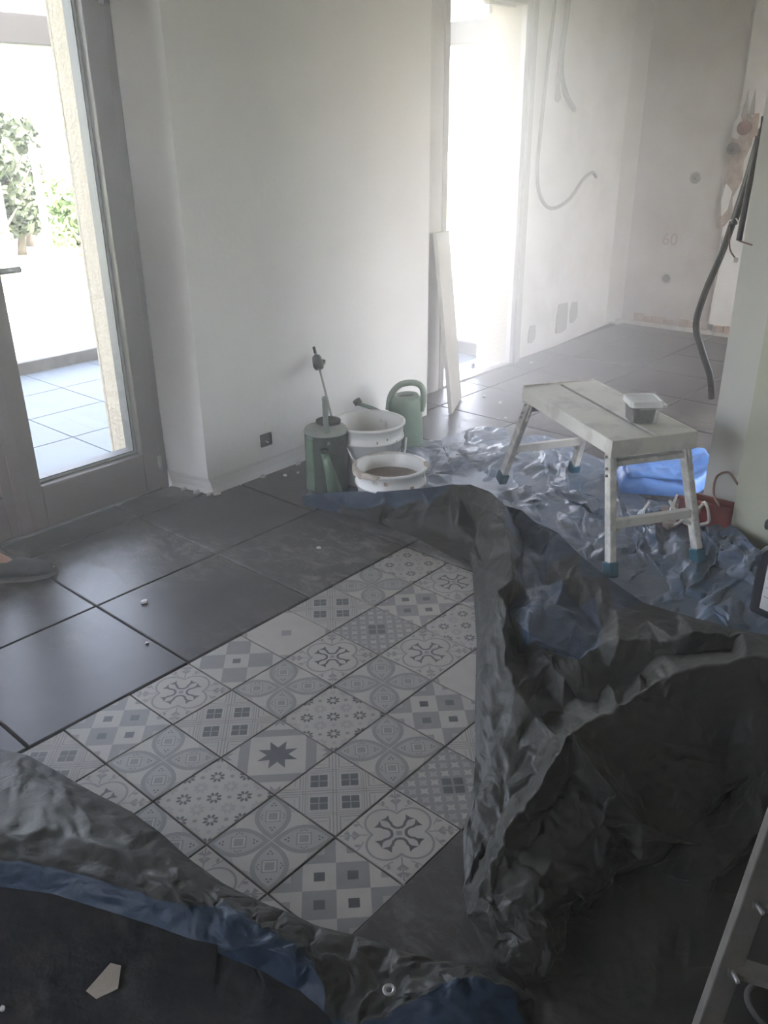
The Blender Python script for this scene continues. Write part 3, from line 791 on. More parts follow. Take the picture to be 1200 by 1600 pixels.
def yk(x): return 6.3+(x-21.2)*0.0774          # face of the kitchen wall
def on_k(pts, d=0.06): return spline([(x, yk(x)-d, z) for x, z in pts], 6)
t = tag(MB().tube(on_k([(22.55, 11.6), (22.58, 10.7), (22.35, 8.9), (22.13, 6.8), (22.1, 5.9), (22.45, 5.15), (23.3, 4.75), (24.6, 4.95), (25.6, 5.55), (26.3, 5.75), (26.7, 5.6)]), 0.055).build('wall_conduit', M['conduit']),
        'long thin looping cable hanging on the pale wall right of the narrow door', 'cable')
t = tag(MB().tube(on_k([(23.35, 11.7), (23.4, 10.6), (23.2, 9.4), (23.3, 8.7), (23.75, 8.15), (24.4, 7.75)], 0.09), 0.085).build('wall_conduit', M['conduit']),
        'short thick grey conduit end curving out of the pale wall, right of the looping cable', 'cable')
t = tag(MB().tube(on_k([(23.3, 8.6), (23.5, 8.1), (23.9, 7.75), (24.3, 7.6)], 0.05), 0.02).build('wall_wire', M['white_cable']),
        'thin pale wire beside the short grey conduit end on the pale wall', 'cable')
for (x0, x1, z0, z1) in ((24.4, 25.25, 0.35, 1.35), (25.5, 26.1, 0.55, 1.25), (22.25, 22.75, 0.4, 0.95), (23.1, 23.5, 8.0, 9.6)):
    pts = [(x0+random.uniform(-.05, .05), z0), ((x0+x1)/2, z0-0.05), (x1, z0+random.uniform(0, .1)), (x1+0.03, (z0+z1)/2), (x1-0.04, z1), (x0+0.1, z1+0.04), (x0-0.02, (z0+z1)/2)]
    b = MB(); n = len(pts)
    b.add([(x, yk(x)-0.035, z) for x, z in pts]+[(x, yk(x)+0.01, z) for x, z in pts], [tuple(range(n))]+[(k, n+k, n+(k+1) % n, (k+1) % n) for k in range(n)])
    b.build('cement_patch', M['patch'], wl)

# pencilled number on the back wall
cu = bpy.data.curves.new('wall_number', 'FONT'); cu.body = '60'; cu.size = 0.62*S; cu.extrude = 0.0005; cu.align_x = 'CENTER'
tx = bpy.data.objects.new('wall_number', cu); COL.objects.link(tx)
tx.matrix_world = Matrix(((0, 0, -1, 29.39*S), (-1, 0, 0, 4.78*S), (0, 1, 0, 3.12*S), (0, 0, 0, 1)))
tx.data.materials.append(M['pencil'])
bpy.context.view_layer.update()
dg = bpy.context.evaluated_depsgraph_get()
me = bpy.data.meshes.new_from_object(tx.evaluated_get(dg)); mw = tx.matrix_world.copy(); bpy.data.objects.remove(tx)
o = bpy.data.objects.new('wall_number', me); COL.objects.link(o); o.matrix_world = mw
tag(o, 'faint reddish number 60 marked on the back wall plaster', 'marking')

# broken-out pipe chase on the back wall
t = thing('pipe_chase', (29.27, 2.6, 4.0), 'broken-out brown chase with pipe ends high on the back wall beside the hanging cables', 'wall chase')
def slab_yz(pts, x, d, name, mt, parent):
    n = len(pts)
    b = MB(); b.add([(x-d, y, z) for y, z in pts]+[(x+0.02, y, z) for y, z in pts], [tuple(range(n))]+[(k, n+k, n+(k+1) % n, (k+1) % n) for k in range(n)])
    return b.build(name, mt, parent)
slab_yz([(2.95, 7.1), (2.75, 7.55), (2.45, 7.6), (2.2, 7.3), (2.22, 6.6), (2.4, 6.1), (2.35, 5.5), (2.6, 4.9), (2.5, 4.3), (2.75, 3.9), (3.05, 3.8), (3.0, 4.5), (3.02, 5.2), (2.92, 5.9), (2.98, 6.4)], 29.27, 0.03, 'exposed_masonry', M['cavity'], t)
slab_yz([(2.9, 5.35), (2.65, 5.1), (2.72, 4.5), (2.9, 4.25), (2.98, 4.8)], 29.24, 0.03, 'plaster_island', M['rawpale'], t)
slab_yz([(2.95, 7.3), (2.75, 7.6), (2.6, 7.2), (2.72, 6.8), (2.93, 6.85)], 29.24, 0.04, 'plaster_island', M['rawpale'], t)
slab_yz([(2.3, 7.6), (2.12, 7.6), (2.1, 6.9), (2.28, 6.8)], 29.24, 0.06, 'brick', M['brick'], t)
MB().tube([(29.3, 2.55, 7.15), (29.1, 2.55, 7.15)], 0.22, 18).build('pipe_end', M['clay'], t, label='reddish clay pipe end')
MB().tube([(29.3, 2.83, 6.5), (29.12, 2.83, 6.5)], 0.2, 18).build('pipe_end', M['hole'], t, label='dark pipe end')
for yy_ in (2.62, 2.38):
    MB().add([(29.16, yy_-0.08, 7.55), (29.16, yy_+0.08, 7.55), (29.24, yy_, 8.4), (29.28, yy_-0.08, 7.55), (29.28, yy_+0.08, 7.55)], [(0, 2, 1), (0, 3, 2), (1, 2, 4), (0, 1, 4, 3), (3, 4, 2)]).build('chisel_groove', M['patch'], t)
tag(MB().tube(spline([(29.2, 2.75, 3.6), (29.2, 2.72, 2.4), (29.2, 2.78, 1.4), (29.2, 2.85, 0.5)], 6), 0.018).build('wall_wire', M['orange']), 'thin reddish wire running down the back wall below the broken chase', 'cable')

# black cable bundle hanging off the partition end
t = thing('cable_bundle', (12.75, -3.5, 6.9), 'bundle of thick black cables hanging down beside the partition wall end', 'cable')
MB().tube(spline([(12.66, -3.71, 7.0), (12.8, -3.55, 6.2), (12.9, -3.31, 5.15), (12.9, -3.08, 4.3), (12.9, -3.02, 3.75), (12.9, -3.2, 3.3), (12.9, -3.42, 2.85), (12.9, -3.52, 2.42)], 8), 0.062, 10).build('long_cable', M['cable'], t)
MB().tube(spline([(12.66, -3.72, 7.0), (12.66, -3.68, 6.3), (12.66, -3.66, 5.8), (12.66, -3.65, 5.35)], 8), 0.05, 10).build('short_cable', M['cable'], t)
MB().tube(spline([(12.66, -3.72, 6.95), (12.72, -3.62, 6.3), (12.8, -3.47, 5.6)], 8), 0.055, 10).build('middle_cable', M['cable'], t)
MB().tube(spline([(12.7, -3.70, 7.3), (12.68, -3.72, 7.1), (12.66, -3.72, 6.9)], 4), [0.02]*4+[0.05]*5, 8).build('cable_tie', M['cable'], t)
MB().tube(spline([(12.75, -3.42, 5.55), (12.7, -3.5, 5.2), (12.68, -3.62, 5.05)], 6), 0.014, 6).tube(spline([(12.62, -3.66, 5.35), (12.58, -3.8, 5.32), (12.56, -3.92, 5.3)], 4), 0.014, 6).build('wire_end', M['orange'], t)
MB().box((12.62, -3.68, 4.98), (12.68, -3.62, 5.06)).build('wire_connector', M['white_cable'], t)
MB().tube(spline([(12.8, -3.4, 5.65), (12.75, -3.5, 5.7), (12.68, -3.6, 5.62)], 4), 0.012, 6).build('white_wire', M['white_cable'], t)

# ------------------------------------------------------------------ leaning board by the narrow door
t = tag(MB().hexa([(15.08, 4.23, 0.02), (16.5, 4.96, 0.02), (16.45, 5.06, 0.02), (15.03, 4.33, 0.02)],
                  [(16.2, 5.75, 4.6), (17.0, 5.92, 4.6), (16.95, 6.0, 4.6), (16.15, 5.85, 4.6)]).build('leaning_board', M['ply'], bevel=0.01),
        'long pale narrow board leaning against the wall beside the narrow door', 'board')

# ------------------------------------------------------------------ buckets and cans
def bucket(c, r, h, taper, label, name, inside, printed=False):
    t = thing(name, c, label, 'bucket')
    rb = r*taper
    b = MB(); b.lathe([(0.001, 0), (rb, 0), (rb+0.02, 0.03), (r-0.035, h-0.36), (r+0.012, h-0.355), (r+0.012, h-0.32), (r-0.02, h-0.31), (r, h-0.05), (r+0.045, h-0.04), (r+0.045, h), (r-0.02, h+0.01), (r-0.04, h-0.03), (rb-0.03, 0.06), (0.001, 0.06)], c, 48)
    b.build('bucket_shell', M['bucket'], t)
    b = MB(); b.lathe([(r-0.036, h-0.02), (rb-0.02, 0.10)], c, 48); b.build('inner_wall', M[inside], t)
    return t
bk = bucket((10.12, 2.82, 0.03), 0.76, 1.34, 0.86, 'taller white plastic bucket with printed side and wire bail, standing by the wall', 'plaster_bucket', 'bucket_in')
# print on the side facing the room
def arc_strip(c, r0, r1, z0, z1, a0, a1, n=10):
    b = MB(); vs = []
    for k in range(n+1):
        a = a0+(a1-a0)*k/n
        vs += [(c[0]+r0*math.cos(a), c[1]+r0*math.sin(a), c[2]+z0), (c[0]+r1*math.cos(a), c[1]+r1*math.sin(a), c[2]+z1)]
    b.add(vs, [(2*k, 2*k+2, 2*k+3, 2*k+1) for k in range(n)], 0, True); return b
cb = (10.12, 2.82, 0.03)
def rad(z): return 0.76*0.86+0.02+(0.73-0.76*0.86-0.02)*(z-0.03)/(1.34-0.36-0.03)+0.012
for z, a0, a1 in ((0.60, -2.75, -1.0), (0.66, -2.75, -0.85), (0.54, -1.6, -0.8)):
    arc_strip(cb, rad(z), rad(z+0.022), z, z+0.022, a0, a1, 14).build('printed_line', M['ink'], bk)
for k in range(9):
    a = -1.42+0.075*k
    if k == 2: continue
    arc_strip(cb, rad(0.74), rad(0.82), 0.74, 0.82, a, a+0.05, 2).build('printed_letter', M['ink'], bk)
arc_strip(cb, rad(0.40), rad(0.5), 0.40, 0.5, -2.35, -2.22, 2).build('printed_mark', M['ink'], bk)
hs = []
for k in range(15):
    a = -3.02+(2.05)*k/14; zz = 0.98-0.62*math.sin(math.pi*k/14)**0.7
    hs.append((cb[0]+0.82*math.cos(a), cb[1]+0.82*math.sin(a), cb[2]+zz))
MB().tube(hs, 0.026, 8).build('bail', M['bucket'], bk)
for (a, z, s_) in ((-1.2, 1.08, 0.03), (-1.7, 0.9, 0.035), (-1.55, 0.98, 0.03), (-2.2, 1.05, 0.03), (-1.1, 1.15, 0.02), (-1.9, 1.1, 0.025)):
    arc_strip(cb, 0.776, 0.776, z, z+s_*2, a, a+s_*1.5, 2).build('splash', M['smear'], bk)

bs = bucket((9.22, 1.42, 0.03), 0.72, 0.92, 0.88, 'shorter white bucket of brown adhesive with crusted rim, in front of the taller bucket', 'adhesive_bucket', 'smear')
b = MB(); b.lathe([(0.001, 0.66), (0.35, 0.66), (0.665, 0.62)], (9.22, 1.42, 0.03), 40); b.build('adhesive', M['muck'], bs)
def crust(c, r, h, a0, a1, n, name, parent, seed, mt='smear', th=0.05):
    rs = random.Random(seed); b = MB(); prof = [(-0.055, -0.14), (-0.045, 0.01), (0.0, 0.022), (0.052, 0.0), (0.056, -0.10)]
    vs = []
    for k in range(n+1):
        a = a0+(a1-a0)*k/n; j = [rs.uniform(0.75, 1.35) for _ in prof]; e = math.sin(math.pi*k/n)**0.4
        for (dr, dz), q in zip(prof, j):
            vs.append((c[0]+(r+dr*(0.55+0.45*e))*math.cos(a), c[1]+(r+dr*(0.55+0.45*e))*math.sin(a), c[2]+h+dz*q*e))
    m_ = len(prof)
    b.add(vs, [(k*m_+i, (k+1)*m_+i, (k+1)*m_+i+1, k*m_+i+1) for k in range(n) for i in range(m_-1)], 0, True)
    return b.build(name, M[mt], parent)
crust((9.22, 1.42, 0.03), 0.73, 0.92, 1.9, 3.6, 22, 'rim_crust', bs, 3)
crust((9.22, 1.42, 0.03), 0.73, 0.92, 0.4, 1.5, 16, 'rim_crust', bs, 4, 'bucket_in')
crust((9.22, 1.42, 0.03), 0.73, 0.92, -1.1, -0.6, 8, 'rim_crust', bs, 5)
for (a, z, s_) in ((-2.6, 0.75, 0.05), (-1.9, 0.6, 0.06), (-1.45, 0.8, 0.035), (-2.2, 0.45, 0.05), (-1.2, 0.55, 0.07)):
    arc_strip((9.22, 1.42, 0.03), 0.772, 0.772, z, z+s_*1.6, a, a+s_*2, 3).build('splash', M['smear'], bs)

# watering can near: dark green body, pale dusty top, spout in front
c = (9.08, 3.12, 0.02)
wc = thing('watering_can', c, 'dark green watering can with pale dusty top, left of the buckets', 'watering can')
b = MB(); b.lathe([(0.001, 0), (0.44, 0), (0.46, 0.04), (0.455, 1.28), (0.47, 1.33)], c, 40); b.build('can_body', M['green_dark'], wc)
b = MB(); b.lathe([(0.472, 1.32), (0.44, 1.40), (0.2, 1.43), (0.001, 1.43)], c, 40); b.build('can_top', M['dust_lid'], wc)
b = MB(); cc = (c[0]+0.22, c[1]+0.13, c[2]); b.lathe([(0.26, 1.41), (0.27, 1.48), (0.25, 1.49), (0.2, 1.455), (0.001, 1.45)], cc, 28); b.build('filling_mouth', M['hole'], wc)
MB().tube(spline([(c[0]-0.25, c[1]-0.33, c[2]+1.15), (c[0]-0.22, c[1]-0.24, c[2]+1.6), (c[0]-0.05, c[1]-0.06, c[2]+1.93), (c[0]+0.12, c[1]+0.12, c[2]+1.98), (c[0]+0.24, c[1]+0.22, c[2]+1.80), (c[0]+0.28, c[1]+0.27, c[2]+1.5)], 6), 0.058, 10).build('handle', M['grey_handle'], wc)
MB().tube([(c[0]+0.25, c[1]+0.235, c[2]+1.88), (c[0]+0.28, c[1]+0.26, c[2]+1.58)], 0.062, 10).build('handle_grip', M['green_dark'], wc)
b = MB(); p0 = V3(c[0]-0.22, c[1]-0.44, c[2]+0.10); p1 = V3(c[0]-0.42, c[1]-0.36, c[2]+1.05)
b.tube([p0, p0*0.5+p1*0.5, p1], [0.16, 0.11, 0.075], 12); b.build('spout', M['green'], wc)
MB().tube([p1-V3(0, 0, .02), p1+V3(0, 0, .05)], 0.085, 12).build('spout_cap', M['gasket'], wc)
MB().box((c[0]-0.50, c[1]-0.1, c[2]+0.1), (c[0]-0.42, c[1]+0.12, c[2]+1.3)).build('side_stripe', M['green'], wc, bevel=0.03)

# second watering can behind
c = (12.25, 3.55, 0.02)
w2 = thing('watering_can', c, 'light green watering can with arched handle behind the taller white bucket', 'watering can')
b = MB(); b.lathe([(0.001, 0), (0.40, 0), (0.44, 0.05), (0.42, 0.7), (0.40, 1.10), (0.36, 1.24)], c, 36, sx=1.15, sy=0.85); b.build('can_body', M['green'], w2)
b = MB(); b.lathe([(0.365, 1.23), (0.30, 1.32), (0.22, 1.32), (0.20, 1.24)], c, 36, sx=1.15, sy=0.85); b.build('can_top', M['green'], w2)
b = MB(); b.lathe([(0.205, 1.27), (0.001, 1.27)], c, 30, sx=1.15, sy=0.85); b.build('filling_mouth', M['hole'], w2)
d = V3(0.659, -0.752, 0)       # along the view's width
P0 = V3(*c)
MB().tube(spline([P0-d*0.42+V3(0,0,0.950), P0-d*0.36+V3(0,0,1.292), P0-d*0.14+V3(0,0,1.558), P0+d*0.2+V3(0,0,1.611), P0+d*0.40+V3(0,0,1.482), P0+d*0.43+V3(0,0,1.178), P0+d*0.38+V3(0,0,0.912)], 6), 0.075, 12).build('handle', M['green'], w2)
MB().tube(spline([P0-d*0.35+V3(0,0,0.684), P0-d*0.6+V3(0,0,0.88), P0-d*0.85+V3(0,0,1.0), P0-d*1.14+V3(0,0,1.10)], 5), 0.05, 10).build('spout', M['green'], w2)
MB().tube([P0-d*1.14+V3(0,0,1.10), P0-d*1.20+V3(0,0,1.20)], 0.10, 12).build('spout_rose', M['hole'], w2)

# stirring rod with a clamp, standing in the big bucket and leaning on the wall
t = thing('stirring_rod', (9.85, 3.12, 0.12), 'thin metal rod with dark clamp, leaning from the taller bucket against the wall', 'rod')
ra, rb_ = V3(9.68, 3.10, 0.12), V3(10.28, 4.62, 2.70)
MB().tube([ra, rb_], 0.026, 8).build('rod', M['steel'], t)
dd = (rb_-ra)/np.linalg.norm(rb_-ra)
MB().tube([rb_-dd*0.52, rb_-dd*0.44, rb_-dd*0.40, rb_-dd*0.24, rb_-dd*0.20], [0.10, 0.125, 0.125, 0.10, 0.07], 12).build('clamp', M['steel_dark'], t)
MB().bar(rb_-dd*0.42+V3(.1, -.06, 0), rb_-dd*0.34+V3(.13, -.08, 0.02), 0.08, 0.06).build('clamp_screw', M['steel'], t)
MB().tube([rb_-dd*0.15, rb_], 0.035, 8).build('rod_tip', M['steel_dark'], t)

# ------------------------------------------------------------------ step stool
hz = 2.40
c_ = V3(11.16, -2.16, 0)
ul = V3(-1.64, -2.62, 0); ul /= np.linalg.norm(ul)     # towards the camera end
us = V3(1.32, -0.80, 0); us -= ul*np.dot(us, ul); us /= np.linalg.norm(us)
LT, WT = 1.68, 0.79        # half sizes of the top
st = thing('step_stool', tuple(c_), 'cream step stool platform with splayed legs, standing on the blue sheet', 'step stool')
def SP(a, b, z): return c_+ul*a+us*b+V3(0, 0, z)
for s0, s1, nm in ((-WT+0.02, -0.035, 'deck_board'), (0.035, WT-0.02, 'deck_board')):
    MB().hexa([SP(-LT, s0, hz-0.05), SP(-LT, s1, hz-0.05), SP(LT, s1, hz-0.05), SP(LT, s0, hz-0.05)],
              [SP(-LT, s0, hz), SP(-LT, s1, hz), SP(LT, s1, hz), SP(LT, s0, hz)]).build(nm, M['board'], st, bevel=0.012)
for s_ in (-1, 1):
    MB().bar(SP(-LT, s_*(WT+0.01), hz-0.13), SP(LT, s_*(WT+0.01), hz-0.13), 0.07, 0.27).build('side_rail', M['board'], st, bevel=0.015)
    MB().bar(SP(s_*(LT+0.02), -WT-0.04, hz-0.15), SP(s_*(LT+0.02), WT+0.04, hz-0.15), 0.07, 0.31).build('end_rail', M['board'], st, bevel=0.015)
MB().bar(SP(-LT-0.07, -WT, hz+0.015), SP(-LT-0.07, WT, hz+0.015), 0.05, 0.04).build('end_lip', M['alu'], st)
legs = {}
for sl in (-1, 1):
    for ss in (-1, 1):
        top = SP(sl*(LT-0.14), ss*(WT-0.07), hz-0.24)
        foot = SP(sl*(LT+0.52 if sl > 0 else LT+0.72), ss*(WT+0.09), 0.10)
        legs[(sl, ss)] = (top, foot)
        d = (foot-top)/np.linalg.norm(foot-top)
        lg = MB()
        lg.bar(top, foot-d*0.20, 0.19, 0.13, up=us)
        lg.build('leg', M['alu'], st, bevel=0.02)
        MB().bar(foot-d*0.26, foot, 0.25, 0.19, up=us).build('rubber_foot', M['teal'], st, bevel=0.03)
        MB().bar(top+V3(0, 0, 0.12)-ul*sl*0.05, top+d*0.48-ul*sl*0.03, 0.26, 0.03, up=us).build('hinge_plate', M['alu'], st, bevel=0.01)
        for q in (0.1, 0.3, 0.42):
            p = top+d*q+us*ss*0.065; MB().tube([p, p+us*ss*0.05], 0.025, 8).build('hinge_bolt', M['steel'], st)
    ta, fa = legs[(sl, -1)]; tb, fb = legs[(sl, 1)]
    for q, w in ((0.10, 0.12), (0.58, 0.16)):
        MB().bar(ta*(1-q)+fa*q, tb*(1-q)+fb*q, 0.12, w if q > 0.3 else 0.10).build('rung', M['board'] if q > 0.3 else M['alu'], st, bevel=0.012)
    for s2, (tt, ff) in ((1, (ta, fa)), (-1, (tb, fb))):
        p = tt*0.42+ff*0.58; MB().bar(p+us*s2*0.28, p+us*s2*0.04+V3(0, 0, -0.26)*0+ (ff-tt)*0.1, 0.03, 0.05).build('rung_brace', M['alu'], st)

# plastic box with dark contents on the stool
bc = SP(0.92, 0.22, hz+0.005)
bx_ = thing('lidded_box', tuple(bc), 'clear plastic food box with frosted lid and black contents, on the step stool', 'plastic box')
ang = (us*0.96+ul*0.28); ang /= np.linalg.norm(ang); an2 = np.cross(V3(0, 0, 1), ang)
def rrect(cx, hw, hl, r, z, n=4):
    pts = []
    for (sx, sy, a0) in ((1, 1, 0), (-1, 1, 90), (-1, -1, 180), (1, -1, 270)):
        for k in range(n+1):
            a = math.radians(a0+90*k/n); x = sx*(hw-r)+r*math.cos(a); y = sy*(hl-r)+r*math.sin(a)
            pts.append(cx+ang*x+an2*y+V3(0, 0, z))
    return pts
def loft(rings, name, mt, parent, capb=True, capt=True):
    b = MB(); n = len(rings[0]); vs = [p for r in rings for p in r]
    fs = [(i*n+k, i*n+(k+1) % n, (i+1)*n+(k+1) % n, (i+1)*n+k) for i in range(len(rings)-1) for k in range(n)]
    if capb: fs.append(tuple(range(n))[::-1])
    if capt: fs.append(tuple((len(rings)-1)*n+k for k in range(n)))
    b.add(vs, fs, 0, False); return b.build(name, mt, parent)
loft([rrect(bc, .23, .23, .06, 0.01), rrect(bc, .27, .27, .07, 0.36), rrect(bc, .285, .285, .07, 0.37)], 'box_tub', M['box_clear'], bx_, capt=False)
loft([rrect(bc-ang*.03, .195, .205, .05, 0.02), rrect(bc-ang*.03, .215, .235, .05, 0.27)], 'black_contents', M['black_stuff'], bx_)
loft([rrect(bc, .29, .29, .08, 0.32), rrect(bc, .285, .285, .08, 0.42), rrect(bc, .25, .25, .06, 0.43), rrect(bc, .24, .24, .06, 0.405)], 'box_lid', M['lid_clear'], bx_)
MB().add([p for z in (0.26, 0.30) for p in [bc+ang*.3-an2*.1+V3(0,0,z), bc+ang*.42-an2*.08+V3(0,0,z), bc+ang*.42+an2*.08+V3(0,0,z), bc+ang*.3+an2*.1+V3(0,0,z)]], [(0,3,2,1),(4,5,6,7),(0,1,5,4),(1,2,6,5),(2,3,7,6),(3,0,4,7)]).build('box_clip', M['lid_clear'], bx_)

